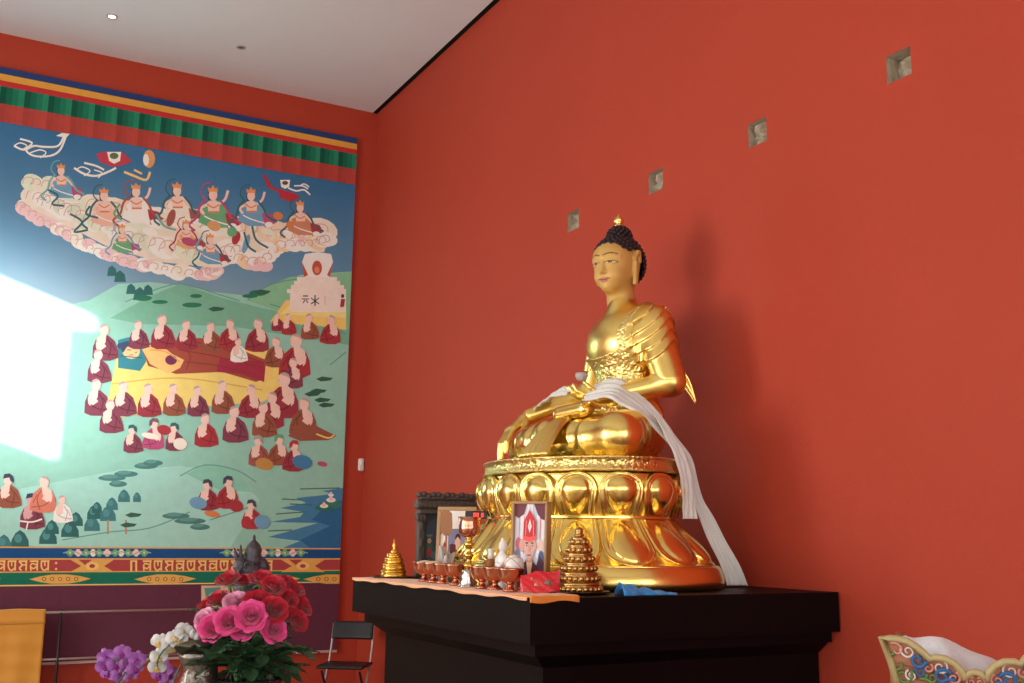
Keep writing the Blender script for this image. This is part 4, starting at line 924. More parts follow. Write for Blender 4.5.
# portrait in the pale frame
def art2(a):
    a.poly([(0, 0), (1, 0), (1, 1), (0, 1)], (190, 194, 206))
    for x in (.08, .24, .76, .92): a.poly([(x-.05, .35), (x+.05, .35), (x+.05, .85), (x, .92), (x-.05, .85)], (206, 208, 216)); a.line([(x+.07, .4), (x+.07, .85)], .025, (214, 120, 120))
    a.poly([(0, 1), (0, .86), (.12, .83), (.3, .88), (.38, 1)], (112, 70, 76)); a.poly([(1, 1), (1, .80), (.86, .82), (.74, .88), (.62, 1)], (104, 62, 72)); a.poly([(.40, 1), (.42, .9), (.5, .98), (.58, .9), (.6, 1)], (222, 214, 220))
    for x, y, c in ((.14, .52, (176, 98, 106)), (.86, .5, (206, 176, 164)), (.12, .38, (108, 116, 140)), (.88, .36, (84, 96, 130)), (.26, .5, (196, 150, 146))): a.ell(x, y, .09, .08, c)
    a.poly([(0, .0), (0, .28), (.18, .36), (.3, .2), (.3, 0)], (116, 84, 92)); a.poly([(1, 0), (1, .3), (.82, .38), (.7, .2), (.7, 0)], (84, 60, 78))
    a.poly([(.12, 0), (.22, .24), (.40, .32), (.60, .32), (.80, .24), (.9, 0)], (84, 48, 50)); a.poly([(.40, .34), (.50, .0), (.54, .0), (.62, .34)], (214, 176, 148)); a.line([(.40, .33), (.5, .02)], .02, (60, 36, 38)); a.line([(.63, .33), (.54, .02)], .02, (60, 36, 38))
    a.poly([(.42, .3), (.43, .42), (.6, .42), (.61, .3)], (186, 132, 112)); a.poly([(.33, .58), (.34, .44), (.40, .36), (.5, .31), (.61, .36), (.68, .44), (.69, .58)], (196, 158, 146)); a.ell(.32, .5, .03, .05, (200, 144, 124)); a.ell(.70, .5, .03, .05, (200, 144, 124))
    for s in (-1, 1): a.line([(.51+s*.13, .53), (.51+s*.05, .53)], .016, (80, 52, 48)); a.ell(.51+s*.09, .50, .022, .008, (96, 70, 66))
    a.poly([(.49, .5), (.47, .42), (.55, .42), (.53, .5)], (196, 136, 118)); a.line([(.45, .385), (.57, .385)], .016, (150, 78, 76))
    a.poly([(.30, .60), (.31, .78), (.38, .84), (.50, .93), (.63, .84), (.71, .78), (.72, .60), (.5, .565)], (184, 58, 62)); a.poly([(.29, .62), (.30, .57), (.5, .54), (.72, .57), (.73, .62), (.5, .60)], (222, 92, 84))
    a.poly([(.51, .65), (.45, .73), (.51, .82), (.57, .73)], (236, 226, 220)); a.ell(.51, .735, .02, .03, (214, 170, 90)); a.line([(.38, .62), (.40, .80)], .02, (226, 150, 140)); a.line([(.64, .62), (.62, .80)], .02, (226, 150, 140))
framed('portrait_photo', 'tan framed portrait of a robed person in a tall red hat, before the pedestal', 2.48, 4.33, rad(-50), .18, .41, .013, .065, m_tan, art2, rad(3))
# brown carved tag hanging before the shrine, dark candle block, digital clock
t = thing('wooden_plaque', 'small scalloped brown wooden plaque leaning on the white matted photograph', 'plaque', (2.565, 5.43, TOP+.25), rad(-30))
o = MB(); out = [(-.030, 0), (-.020, .012), (-.012, -.006), (0, .008), (.012, -.008), (.020, .010), (.030, 0), (.034, .05), (.030, .12), (.02, .128), (.012, .14), (0, .134), (-.012, .142), (-.024, .13), (-.034, .126), (-.034, .06)]
o.prism(out, lambda p: (p[0], -.006, p[1]), lambda p: (p[0], .006, p[1])); o.box((0, .012, -.105), (.012, .01, .25)); o.build('plaque_board', mat('warm brown wood', (166, 116, 84), .6, 0, .1, 20), t)
t = thing('candle_block', 'dark maroon square pillar candle standing before the matted photograph', 'candle', (2.535, 5.285, TOP), rad(-20))
o = MB(); o.box((0, 0, .10), (.034, .034, .2), bev=.004); o.build('wax_block', mat('maroon wax', (96, 44, 48), .5), t); o = MB(); o.tube([(0, 0, .2), (.002, 0, .208), (.004, 0, .214)], .0015, 5); o.build('wick', m_dk, t)
t = thing('digital_clock', 'small black box with red glowing figures above the butter lamp', 'clock', (2.60, 5.13, TOP), rad(-28))
o = MB(); o.box((0, 0, .358), (.118, .04, .042), bev=.005); o.build('housing', mat('black plastic', (24, 20, 24), .35), t)
o = MB(); o.box((0, 0, .17), (.014, .014, .34)); o.lathe([(0, 0), (.045, 0), (.045, .008), (0, .012)], 20); o.build('stand', m_dk, t)
o = MB()
for x in (-.012, .004, .03):
    o.box((x, -.0208, .358), (.003, .002, .02)); o.box((x+.008, -.0208, .358), (.003, .002, .02)); o.box((x+.004, -.0208, .367), (.008, .002, .003)); o.box((x+.004, -.0208, .349), (.008, .002, .003))
o.build('figures', emis('red lit figures', (255, 60, 50), 3), t)
# wrapped crystal cluster with a red candle
t = thing('crystal_cluster', 'clear crystal lump with a small red taper behind the copper bowls', 'crystal', (2.40, 5.10, TOP))
rr = random.Random(9); o = MB(); m_cry = mat('cloudy crystal', (214, 206, 204), .15, 0, .1, 40, .3, 60, trans=.35)
for i in range(22):
    a = rr.uniform(0, 2*pi); q = rr.uniform(0, .05); R = Rz(a) @ Ry(rr.uniform(-.6, .6)); h = rr.uniform(.06, .155)*(1-q*8)+.06
    o.lathe([(.017, 0), (.019, h*.7), (.012, h*.9), (0, h)], 6, (q*cos(a), q*sin(a), 0), R=R, smooth=False)
o.build('crystals', m_cry, t); o = MB(); o.lathe([(.008, .10), (.008, .2), (.003, .21), (0, .225)], 12); o.build('taper', mat('red wax', (180, 60, 50), .5), t)
# perfume flask, white figurine, patterned ball
t = thing('glass_flask', 'small amber glass flask with a white cap between bowl and figurine', 'bottle', (2.375, 4.52, TOP), rad(10))
o = MB(); o.box((0, 0, .07), (.046, .028, .14), bev=.006); o.build('flask_body', mat('amber glass', (176, 130, 84), .1, 0, .05, 10, trans=.4), t)
o = MB(); o.lathe([(.013, .14), (.015, .142), (.015, .185), (.011, .188), (0, .188)], 16); o.build('cap', m_white, t)
t = thing('white_figurine', 'white porcelain robed figurine standing behind the copper bowls', 'figurine', (2.385, 4.425, TOP), rad(200))
m_porc = mat('white porcelain', (236, 232, 228), .3, 0, .03, 10)
fgr = S_union([S_cap((0, 0, .012), (0, 0, .10), .038, .024), (S_ell((0, 0, .128), (.022, .036, .022)), .015), S_cap((0, 0, .14), (0, 0, .16), .011), (S_ell((.003, 0, .176), (.017, .0155, .022)), .004), (S_ell((-.004, 0, .178), (.019, .021, .027)), .003), (S_ell((-.002, 0, .204), (.009, .009, .011)), .004),
              (S_cap((0, .034, .125), (.026, .012, .10), .010), .006), (S_cap((0, -.034, .125), (.026, -.010, .104), .010), .006), (S_cap((.028, .0, .103), (.032, .004, .05), .007), .006), (S_cap((.0, .036, .10), (.004, .040, .03), .009), .008), (S_cap((.0, -.036, .10), (.004, -.040, .03), .009), .008), (S_ell((0, 0, .008), (.048, .046, .012)), .01)], .015)
V, Q = nets(fgr, (-.06, -.06, -.01), (.07, .06, .235), .003); nb = NB(); nb.add(V*np.array([1, 1, 1.12]), Q, 0); nb.build('robed_figure', [m_porc], t, it=1)
t = thing('patterned_ball', 'white ball with fine gold lines on a small ring behind the nearest bowl', 'ball', (2.375, 4.295, TOP))
o = MB(); o.sphere((0, 0, .118), .047, 24, 16); o.build('ball', m_porc, t); o = MB()
for R in (Rx(.5), Rx(-.9), Ry(.8), Rx(1.5)): o.tube([R @ Vector((.0475*cos(a), .0475*sin(a), 0))+Vector((0, 0, .118)) for a in [2*pi*i/32 for i in range(33)]], .0012, 5)
o.build('gold_lines', m_brass, t); o = MB(); o.lathe([(0, 0), (.036, 0), (.036, .006), (.02, .016), (.018, .05), (.03, .072), (.034, .082), (.026, .08), (0, .072)], 24); o.build('ring_stand', m_silver, t)
# red packet
t = thing('red_packet', 'crumpled red packet with small round stickers in front of the portrait', 'packet', (2.375, 4.055, TOP+.006), rad(-35))
o = MB()
def pk(s):
    def f(u, v):
        x = (u-.5)*.175; z = .001+.098*v*(1-.22*(1-u))+.006*sin(u*9+v*4); b = .026*(math.sin(pi*u)**.6)*(1-v)**.7+.003*sin(u*23+v*17)*sin(pi*u)
        return (x, s*b+.010*v, z)
    return f
o.grid(pk(-1), 24, 12); o.grid(pk(1), 24, 12, flip=True); o.build('wrapper', mat('red foil', (202, 34, 44), .3, 0, .12, 20, .4, 35), t)
o = MB()
for u, v, r, c in ((.42, .42, .011, 0), (.70, .36, .016, 1), (.30, .75, .006, 0)):
    p = Vector(pk(-1)(u, v)); o.lathe([(0, .0), (r, 0), (r*.95, .0025), (0, .003)], 16, p+Vector((0, -.001, 0)), R=Rx(pi/2+.25), mi=c)
o.build('sticker', [mat('gold sticker', (196, 140, 96), .5), mat('grey green sticker', (116, 110, 90), .5)], t)
# blue scarf folded on the near side
t = thing('blue_scarf', 'small folded bright blue scarf lying by the pedestal foot', 'scarf', (2.80, 3.86, TOP), rad(-4))
o = MB()
def bs(k):
    def f(u, v):
        x = (u-.5)*.27+.012*k; w = .07*(1-.75*u)*(.8+.2*sin(u*14)); h = (.05*(1-u)**1.2+.010)*math.sin(pi*v)**.8*(.8+.2*sin(u*23+v*5+k))
        return (x, (v-.5)*w*1.6-.02*k*u, .001+max(0, h)*(1-.25*k))
    return f
o.grid(bs(0), 40, 12); o.grid(bs(1), 40, 12); o.build('silk_folds', cloth_mat('bright blue silk', (44, 140, 210), .5), t, sol=.002)
# ---------------------------------------------------------------- rail with a yellow cloth, and a folding chair by the far wall
m_steel = mat('brushed steel', (196, 186, 182), .4, .5, .05, 30)
m_blk = mat('black vinyl', (26, 25, 28), .45, 0, .1, 40)
RY_ = YW-.30
t = thing('barrier_rail', 'low thin steel rail standing in front of the mural foot', 'rail', (1.08, RY_, 0))
o = MB(); o.tube([(-2.3, 0, .905), (1.35, 0, .905)], .011, 8); o.build('handrail', m_steel, t)
o = MB(); o.tube([(-2.3, 0, .515), (1.35, 0, .515)], .010, 8); o.build('cross_rail', m_steel, t)
for x in (-2.2, 0, 1.32): o = MB(); o.tube([(x, 0, .012), (x, 0, .905)], .012, 8, 0); o.lathe([(0, 0), (.05, 0), (.05, .008), (.015, .016)], 16, (x, 0, 0)); o.build('rail_post', mat('dark steel', (54, 44, 46), .5, .4), t)
t = thing('yellow_drape', 'golden yellow silk cloth hung over the steel rail at lower left', 'cloth', (.35, RY_, .55))
m_yel = cloth_mat('golden yellow silk', (216, 150, 52), .6, 30, .1)
def drape(s):
    def f(u, v):
        x = -.72+1.325*u; z = .375-v*.875; d = (.016+.018*v)*s+.010*sin(u*34+v*1.2)*v+.004*sin(v*36)
        return (x, d, z+.004*sin(u*17))
    return f
o = MB(); o.grid(drape(-1), 60, 40); o.grid(drape(1), 60, 40, flip=True); o.grid(lambda u, v: (-.72+1.325*u, -.016*cos(pi*v), .375+.012*sin(pi*v)+.004*sin(u*17)), 60, 4)
o.build('hanging_silk', m_yel, t, sol=.003)
o = MB(); o.grid(lambda u, v: (-.72+1.327*u, drape(-1)(u, .10+.03*v)[1]-.004, .375-(.10+.03*v)*.875+.002), 60, 2); o.build('sewn_band', cloth_mat('darker yellow silk', (202, 138, 44), .6), t, sol=.003)

ch = thing('folding_chair', 'black folding chair with a padded back in the far corner beside the mural', 'chair', (3.385, 9.2, 0), rad(-35))
# local: x to its side, y forward(-) ; back pad at y>0
o = MB(); o.grid(lambda u, v: (.19*(2*u-1), .20+.05*v+.014*cos(pi*(u-.5))*1+(.0), .655+.15*v), 16, 8); o.build('backrest', m_blk, ch, sol=.032)
o = MB(); o.box((0, -.03, .45), (.42, .38, .03), bev=.012); o.build('seat', m_blk, ch)
for s in (-1, 1):
    o = MB(); o.tube([(s*.185, .24, .79), (s*.19, .20, .62), (s*.19, .12, .44), (s*.19, -.05, .22), (s*.19, -.24, .0)], .011, 8); o.build('back_leg', m_steel, ch)
    o = MB(); o.tube([(s*.17, -.17, .41), (s*.17, .05, .20), (s*.17, .26, .0)], .011, 8); o.build('front_leg', mat('black steel', (34, 32, 34), .4, .5), ch)
o = MB(); o.tube([(-.19, -.16, .10), (.19, -.16, .10)], .008, 8); o.tube([(-.17, .18, .09), (.17, .18, .09)], .008, 8); o.build('cross_bar', m_steel, ch)

# ---------------------------------------------------------------- flower table in front
def at(px, py, dist):
    d = fw+rt*((px-512)/F_PX)-up*((py-341.5)/F_PX); return EYE+d*dist
TZ = .86
tb = thing('flower_table', 'low wooden stand under the flower vases', 'table', (.68, 2.98, 0), rad(-10))
m_wood = mat('dark red wood', (96, 42, 34), .4, 0, .15, 10)
o = MB(); o.box((0, 0, TZ-.025), (1.0, .62, .05), bev=.008); o.build('tabletop', m_wood, tb)
o = MB(); o.box((0, 0, TZ-.09), (.9, .52, .08)); o.build('apron', m_wood, tb)
for x in (-.44, .44):
    for y in (-.25, .25): o = MB(); o.box((x, y, (TZ-.05)/2), (.05, .05, TZ-.05), bev=.006); o.build('leg', m_wood, tb)
VB = Vector((.795, 2.90, TZ))
t = thing('glass_vase', 'dark glass vase holding the bunch of red and pink roses', 'vase', VB)
o = MB(); o.lathe([(0, .0), (.055, 0), (.060, .006), (.066, .10), (.078, .28), (.088, .355), (.084, .358), (.073, .28), (.060, .10), (.052, .02), (0, .016)], 36)
o.build('vase_body', mat('smoked glass', (70, 84, 80), .06, 0, 0, 10, trans=.75), t)
o = MB(); o.lathe([(0, .018), (.05, .022), (.058, .10), (.068, .24), (0, .24)], 28); o.build('water', mat('green water', (60, 84, 66), .1, 0, 0, trans=.6, ior=1.33), t)

# rose: spiral bud, then three rings of curling petals
def rose_mesh(seed):
    r_ = random.Random(seed); o = MB()
    def spiral(u, v):
        a = u*2*pi*2.2; q = .002+.0095*u+.003*v; return (q*cos(a), q*sin(a), .010+.027*v-.002*u)
    o.grid(spiral, 44, 4)
    k = 0
    for n, r0, r1, h, curl, w in ((3, .008, .0155, .039, .0015, 1.25), (4, .011, .0205, .0385, .0035, 1.05), (5, .013, .0255, .037, .005, .92), (5, .014, .030, .034, .0065, .90), (6, .015, .0345, .029, .008, .80)):
        for i in range(n):
            a0 = 2*pi*i/n+k*.7+r_.uniform(-.15, .15); hh_ = h*r_.uniform(.86, 1.08); tl = r_.uniform(-.004, .0035); k += 1
            def pet(u, v, a0=a0, hh_=hh_, tl=tl, k=k):
                s = 2*u-1; ww = w*(.35+.65*sin(min(1, v*1.25)*pi/2))*(1 if v < .8 else 1-.30*((v-.8)/.2)**2*abs(s))
                a = a0+s*ww; q = r0*.35+(r1+tl-r0*.35)*sin(v*pi/2)**.85+curl*max(0, v-.62)/.38*(1+.25*sin(s*5+k))
                z = hh_*(v**1.1)*(1-.12*s*s)-curl*.75*max(0, v-.70)/.3-.004*(v < .1)
                return (q*cos(a), q*sin(a), z)
            o.grid(pet, 8, 8)
    return o
sep = MB()
for i in range(5):
    a = 2*pi*i/5
    sep.grid(lambda u, v, a=a: ((.004+.026*v)*cos(a+(u-.5)*1.0*(1-v)), (.004+.026*v)*sin(a+(u-.5)*1.0*(1-v)), -.003-.012*v*v+.006*v), 3, 5)
sep.lathe([(.003, -.014), (.008, -.009), (.009, -.002), (.004, .002)], 10)
def leaf_mesh(L_, W_):
    o = MB()
    def f(u, v):
        s = 2*u-1; w = W_*math.sin(pi*min(1, v*.93+.04))**.8*(1-.25*v); return (s*w, L_*v, .10*L_*(sin(v*2.6))-.35*w*(1-abs(s))+.0015*sin(v*30+s*3))
    o.grid(f, 6, 12); o.tube([(0, -.045, -.012), (0, -.02, -.003), (0, .0, .0)], .0013, 5); return o
def petal_mat(name, c, c2):
    m = mat(name, c, .55, 0, 0, 30, c2=c2, sheen=.2); b = m.node_tree.nodes['Principled BSDF']; b.inputs['Subsurface Weight'].default_value = 0; return m
m_rr = petal_mat('red rose petals', (204, 26, 52), (166, 12, 34)); m_rp = petal_mat('pink rose petals', (236, 92, 158), (214, 52, 124)); m_rl = petal_mat('pale pink rose petals', (236, 190, 206), (222, 116, 164))
m_gr = mat('rose leaf green', (58, 92, 60), .45, 0, .25, 20); m_gr2 = mat('stem green', (74, 108, 60), .5, 0, .15, 20); m_sep = mat('sepal green', (112, 140, 80), .55, 0, .15, 30)
RM = {(c, k): rose_mesh(11*k+i).mesh('rose_bloom', m) for i, (c, m) in enumerate((('red', m_rr), ('pink', m_rp), ('pale', m_rl))) for k in range(3)}
SEP = sep.mesh('rose_sepals', m_sep); LEAF = [leaf_mesh(.062, .020).mesh('rose_leaf', m_gr), leaf_mesh(.05, .018).mesh('rose_leaf_small', m_gr)]
RD = [('red', 227.7, 578.5, 1.05, 2.86, 'red rose at the top left of the bouquet'), ('red', 243, 578.5, .95, 2.92, 'red rose at the top, second from the left edge of the top row'),
      ('red', 261, 578, 1.1, 2.86, 'large red rose at the very top middle of the bouquet'), ('red', 274, 586, 1.05, 2.80, 'red rose just below the large top middle rose'), ('red', 286, 581, 1.0, 2.92, 'red rose at the top right, behind its neighbours'),
      ('red', 294, 587, 1.0, 2.90, 'red rose at the upper right shoulder of the bouquet'), ('red', 287, 597, 1.05, 2.84, 'red rose at right, under the upper right shoulder rose'), ('red', 302, 605, 1.05, 2.90, 'red rose farthest out at the right of the bouquet'),
      ('red', 298.5, 620, 1.0, 2.84, 'lowest red rose, hanging at the right of the bouquet'), ('red', 274, 609, 1.15, 2.72, 'large red rose facing out at centre right, above the lone pink rose'), ('red', 257, 600, 1.05, 2.76, 'red rose at the bouquet centre, above the fullest pink rose'),
      ('red', 246, 600, .9, 2.84, 'small red rose tucked in beside the pale pink rose'), ('red', 216.6, 598, 1.0, 2.86, 'red rose at the left, inner of the two on the left side'), ('red', 205.5, 604.5, 1.0, 2.88, 'red rose farthest out at the left of the bouquet'),
      ('pale', 233.6, 599.5, .95, 2.82, 'pale pink and white rose in the middle of the bouquet'), ('pink', 251, 616, 1.25, 2.66, 'fullest pink rose, open at the front centre of the bouquet'), ('pink', 229.5, 621, 1.2, 2.70, 'pink rose left of the fullest pink rose'),
      ('pink', 242, 629, 1.0, 2.72, 'pink rose hanging below the fullest pink rose'), ('pink', 213, 628, 1.2, 2.74, 'pink rose low at the left front of the bouquet'), ('pale', 203.5, 619, 1.0, 2.80, 'pale edged pink rose at the far left, behind the low left pink rose'),
      ('pink', 274, 629, 1.05, 2.70, 'lone pink rose low at the right, below the large red rose')]
rr = random.Random(4)
bc = at(252, 632, 2.86)
for i, (c, px, py, s, dist, lb) in enumerate(RD):
    p = at(px, py, dist); r = thing('rose', lb, 'rose', p, 0, 'roses in the glass vase')
    out = (p-bc); out = (out.normalized()*1.0+Vector((0, 0, .45))+(EYE-p).normalized()*(.75 if c != 'red' else .55)).normalized()
    R = out.to_track_quat('Z', 'Y').to_matrix() @ Rz(rr.uniform(0, 6))
    b = link('bloom', RM[(c, i % 3)], r); b.rotation_euler = R.to_euler(); b.scale = (s*.80,)*3; b.location = -(R @ Vector((0, 0, .018)))
    q = link('sepals', SEP, r); q.rotation_euler = R.to_euler(); q.location = b.location; q.scale = (s*.75,)*3
    mouth = VB+Vector((rr.uniform(-.05, .05), rr.uniform(-.05, .05), .36)); foot = VB+Vector((rr.uniform(-.035, .035), rr.uniform(-.035, .035), .05))
    hd_ = p-(R @ Vector((0, 0, .024*s))); path = smooth_pts([hd_, hd_-(R @ Vector((0, 0, .05)))-Vector((0, 0, .02)), mouth+(hd_-mouth)*.25+Vector((0, 0, .02)), mouth, foot], 5)
    o = MB(); o.tube([v-p for v in path], .0028, 6); o.build('stem', m_gr2, r)
    for k in range(6):
        tt = [.36, .46, .54, .60, .66, .72][k] if py < 612 else [.22, .34, .44, .52, .58, .66][k]; base = path[int(tt*(len(path)-1))]; a = rr.uniform(0, 2*pi)
        dv = Vector((cos(a), sin(a), rr.uniform(-.7, .35))).normalized(); dv = (dv+(EYE-base).normalized()*.35).normalized()
        l_ = link('leaf', LEAF[k % 2], r); l_.rotation_euler = dv.to_track_quat('Y', 'Z').to_euler(); l_.location = base-p+dv*.045; f_ = rr.uniform(1.0, 1.5); l_.scale = (f_,)*3

# orchids
def orchid_flower(s, m, mc):
    o = MB()
    for i, (a, L_, W_) in enumerate(((90, .028, .011), (210, .027, .010), (330, .027, .010), (12, .030, .019), (168, .030, .019))):
        a = rad(a)
        def f(u, v, a=a, L_=L_, W_=W_, i=i):
            q = 2*u-1; w = W_*math.sin(pi*min(1, .08+.84*v))**.6; x = L_*v; y = q*w
            return (s*(x*cos(a)-y*sin(a)), s*(x*sin(a)+y*cos(a)), s*(.006*sin(v*3)+.004*q*q*(1 if i > 2 else -1)+.002*(i < 3)*-1))
        o.grid(f, 6, 7)
    c = MB(); c.sphere((0, -.004*s, .006*s), (.005*s, .007*s, .006*s), 8, 6); c.grid(lambda u, v: (s*.010*(2*u-1)*(1-.5*v), s*(-.006-.012*v), s*(.008+.006*sin(v*3))), 4, 4)
    return o.mesh('orchid_petals', m), c.mesh('orchid_lip', mc)
m_ow = mat('white orchid petals', (206, 206, 202), .5, 0, .03, 30); m_ov = mat('violet orchid petals', (148, 72, 166), .5, 0, 0, 40, c2=(180, 120, 188)); m_oy = mat('orchid lip yellow', (214, 176, 96), .5); m_om = mat('orchid lip magenta', (140, 30, 120), .5)
PW, PV = orchid_flower(.85, m_ow, m_oy), orchid_flower(.85, m_ov, m_om)
def orchid(name, lb, base, pts, dist, meshes, spike, bud=None):
    r = thing(name, lb, 'orchid', base); rr = random.Random(len(pts)*7)
    o = MB(); o.lathe([(0, 0), (.038, 0), (.050, .10), (.054, .105), (.048, .105), (.044, .09), (0, .085)], 24); o.build('pot', mat('dark clay', (70, 52, 48), .6), r)
    for k in range(4):
        a = k*1.7; o = MB(); o.grid(lambda u, v: ((.16*v)*cos(a)-(2*u-1)*.022*math.sin(pi*min(1, .1+.88*v))*sin(a), (.16*v)*sin(a)+(2*u-1)*.022*math.sin(pi*min(1, .1+.88*v))*cos(a), .09+.10*v-.14*v*v+.006*abs(2*u-1)), 6, 10); o.build('leaf', m_gr, r, sol=.002)
    sp_ = [Vector(q) for q in spike]; o = MB(); o.tube([q-r.location for q in smooth_pts(sp_, 6)], .0025, 6); o.build('flower_spike', m_gr2, r)
    for px, py in pts:
        d = dist+rr.uniform(-.04, .04); p = at(px, py, d); R = ((EYE-p).normalized()+Vector((rr.uniform(-.5, .5), rr.uniform(-.4, .4), rr.uniform(-.4, .3)))).normalized().to_track_quat('Z', 'Y').to_matrix() @ Rz(rr.uniform(-.4, .4))
        f = link('flower', meshes[0], r, p-r.location); f.rotation_euler = R.to_euler()
        g = link('lip', meshes[1], f)
        near = min((q for q in smooth_pts(sp_, 10)), key=lambda q: (q-p).length); o = MB(); o.tube([near-r.location, (near+p)/2-r.location+Vector((0, 0, .006)), p-r.location-(R @ Vector((0, 0, .001)))], .0014, 5); o.build('flower_stalk', m_gr2, r)
    if bud:
        for px, py in bud: o = MB(); o.sphere(at(px, py, dist)-r.location, (.010, .010, .013), 10, 8); o.build('bud', m_ow, r)
orchid('white_orchid', 'white orchid with a drooping spray left of the roses', (.56, 2.90, TZ), [(160, 642), (159, 656), (168, 649), (175, 637.5), (174, 646), (184, 631), (186, 648), (157, 667), (179, 640)], 2.90, PW, [(.56, 2.90, TZ+.09), (.60, 2.93, 1.20), at(196, 640, 2.93), at(186, 634, 2.91), at(172, 642, 2.9), at(160, 655, 2.9), at(157, 664, 2.9)], [(193, 634), (197, 637)])
orchid('violet_orchid', 'violet orchid with many blooms at the lower left edge of the flowers', (.36, 2.98, TZ), [(106, 656), (122, 653), (137, 659), (128, 664), (109, 674), (122, 676), (135, 668), (115, 665), (131, 675), (104, 665)], 3.0, PV, [(.36, 2.98, TZ+.09), (.42, 3.0, 1.12), at(128, 668, 3.02), at(118, 660, 3.02), at(106, 662, 3.02)])
orchid('violet_orchid', 'small violet orchid spray below the white orchid', (.62, 3.08, TZ), [(165, 668), (170, 674), (160, 675), (167, 681)], 3.02, PV, [(.62, 3.08, TZ+.09), (.615, 3.07, 1.15), at(168, 676, 3.04), at(164, 668, 3.04)])
t = thing('plant_stake', 'thin slanted dark stake beside the violet orchid', 'stake', at(128, 674, 2.98)); o = MB(); a, b = at(112, 690, 2.98), at(158, 653, 2.98); o.tube([a+(a-b)*1.3-t.location, b-t.location], .003, 6); o.build('stake_rod', mat('grey stake', (120, 108, 104), .6), t)

# embossed silver ewer
EB = Vector((.672, 2.93, TZ))
t = thing('silver_ewer', 'embossed silver ewer with a curved dark spout, left of the rose leaves', 'ewer', EB)
o = MB(); o.lathe([(0, 0), (.04, 0), (.044, .008), (.034, .02), (.030, .05), (.044, .10), (.064, .17), (.072, .24), (.070, .30), (.058, .345), (.046, .365), (.044, .385), (.056, .410), (.060, .425), (.056, .428), (.040, .40), (0, .39)], 36)
for k in range(12):
    a = 2*pi*k/12; p = Vector((.071*cos(a), .071*sin(a), .255+.012*(k % 2)))
    o.sphere(p, (.016, .016, .022), 8, 6); o.tube([p+Vector((.006*cos(a)-.016*sin(a)*cos(b), .006*sin(a)+.016*cos(a)*cos(b), .055+.018*sin(b))) for b in [i*.55 for i in range(11)]], [.005-.0003*i for i in range(11)], 6)
o.build('ewer_body', mat('tarnished silver', (112, 106, 98), .3, .9, .2, 40, .4, 70), t)
o = MB(); o.tube(smooth_pts([(.05, .02, .30), (.085, .01, .36), (.10, 0, .42), (.085, -.01, .455), (.11, -.02, .47), (.125, -.02, .455)], 5), [.012]*10+[.010]*10+[.007]*6, 8); o.build('spout', mat('dark tarnished silver', (60, 54, 56), .35, .8, .15, 40), t)
o = MB(); o.grid(lambda u, v: (-.03+.10*(u-.5)*sin(pi*min(1, .15+.8*v)), -.02-.03*v, .43+.018*sin(pi*v)+.02*v-.012*(2*u-1)**2), 8, 8); o.build('lid', mat('dull bronze lid', (86, 84, 66), .4, .6, .1, 30), t, sol=.004)

# dark ornament rising behind the roses
ob = at(249, 572, 3.22); ob.z = TZ
t = thing('metal_ornament', 'dark metal ornament with prongs and a knobbed peak rising behind the roses', 'ornament', ob)
m_pew = mat('dark pewter', (78, 74, 80), .5, .5, .25, 40, .6, 70)
zz = lambda py: at(249, py, 3.22).z-TZ
o = MB(); o.lathe([(0, 0), (.09, 0), (.09, .015), (.03, .03), (.018, .08), (.022, .2), (.016, .4), (.03, zz(600)), (.05, zz(585)), (.046, zz(574))], 24); o.build('stand', m_pew, t)
o = MB(); z0 = zz(570); o.sphere((0, 0, z0), (.042, .04, .036), 18, 12); o.sphere((.038, 0, z0+.006), (.024, .028, .032), 14, 10); o.sphere((-.03, -.01, z0+.012), (.022, .022, .028), 12, 8)
for k in range(9): a = k*.7; o.tube([Vector((.036*cos(a)+.006*cos(b), -.026+.01*sin(a), z0+.020*sin(a*1.7)+.008*sin(b))) for b in [i*.6 for i in range(9)]], .0035, 5)
o.build('scrolled_base', m_pew, t)
o = MB(); o.lathe([(.026, z0+.01), (.028, z0+.03), (.024, zz(555)), (.026, zz(550)), (.020, zz(545)), (.012, zz(542)), (.005, zz(540)), (.004, zz(536)), (0, zz(534))], 18, (.010, 0, 0)); o.build('knobbed_peak', m_pew, t)
for k, (x, py) in enumerate(((-.044, 548), (-.030, 545), (-.018, 552))): o = MB(); o.tube([(x*.7, 0, z0+.015), (x, -.005, z0+.045), (x+.006*(k-1), 0, zz(py))], [.009, .007, .002], 7); o.build('prong', m_pew, t)

# ---------------------------------------------------------------- carved painted stand with white cloth, lower right
th_c = at(975, 690, 2.75); AZH = math.atan2(th_c.x, th_c.y)
TB = Vector((th_c.x, th_c.y, 0)); t = thing('carved_stand', 'painted carved wooden stand with scalloped flaring rim at the lower right', 'stand', TB, -AZH)
ux, uy = Vector((cos(AZH), -sin(AZH), 0)), Vector((sin(AZH), cos(AZH), 0))
DEP = .235
def tl(px, py):
    """rim outline in the stand's own frame: (sideways, height)"""
    d = fw+rt*((px-512)/F_PX)-up*((py-341.5)/F_PX); k = (th_c-uy*DEP-EYE).dot(uy)/d.dot(uy); p = EYE+d*k; return ((p-th_c).dot(ux), p.z)
half = [(881.6, 637.2), (890, 638), (898.4, 638.6), (908, 641), (916, 646), (924, 652.4), (929.5, 658.5), (935, 657), (945, 658), (954.5, 663), (961, 670), (964.5, 678.5), (967, 675), (970.5, 672.3), (975, 671.6)]
hp = [tl(*q) for q in half]; xc = hp[-1][0]; full = hp+[(2*xc-x, z) for x, z in reversed(hp[:-1])]
low = [(xc+.19, .93), (xc-.19, .93)]
edgeL = [(hp[0][0]+.018, hp[0][1]-.06), (hp[0][0]+.04, hp[0][1]-.16)]; edgeR = [(2*xc-x, z) for x, z in edgeL]
outl = full+edgeR+low+list(reversed(edgeL))
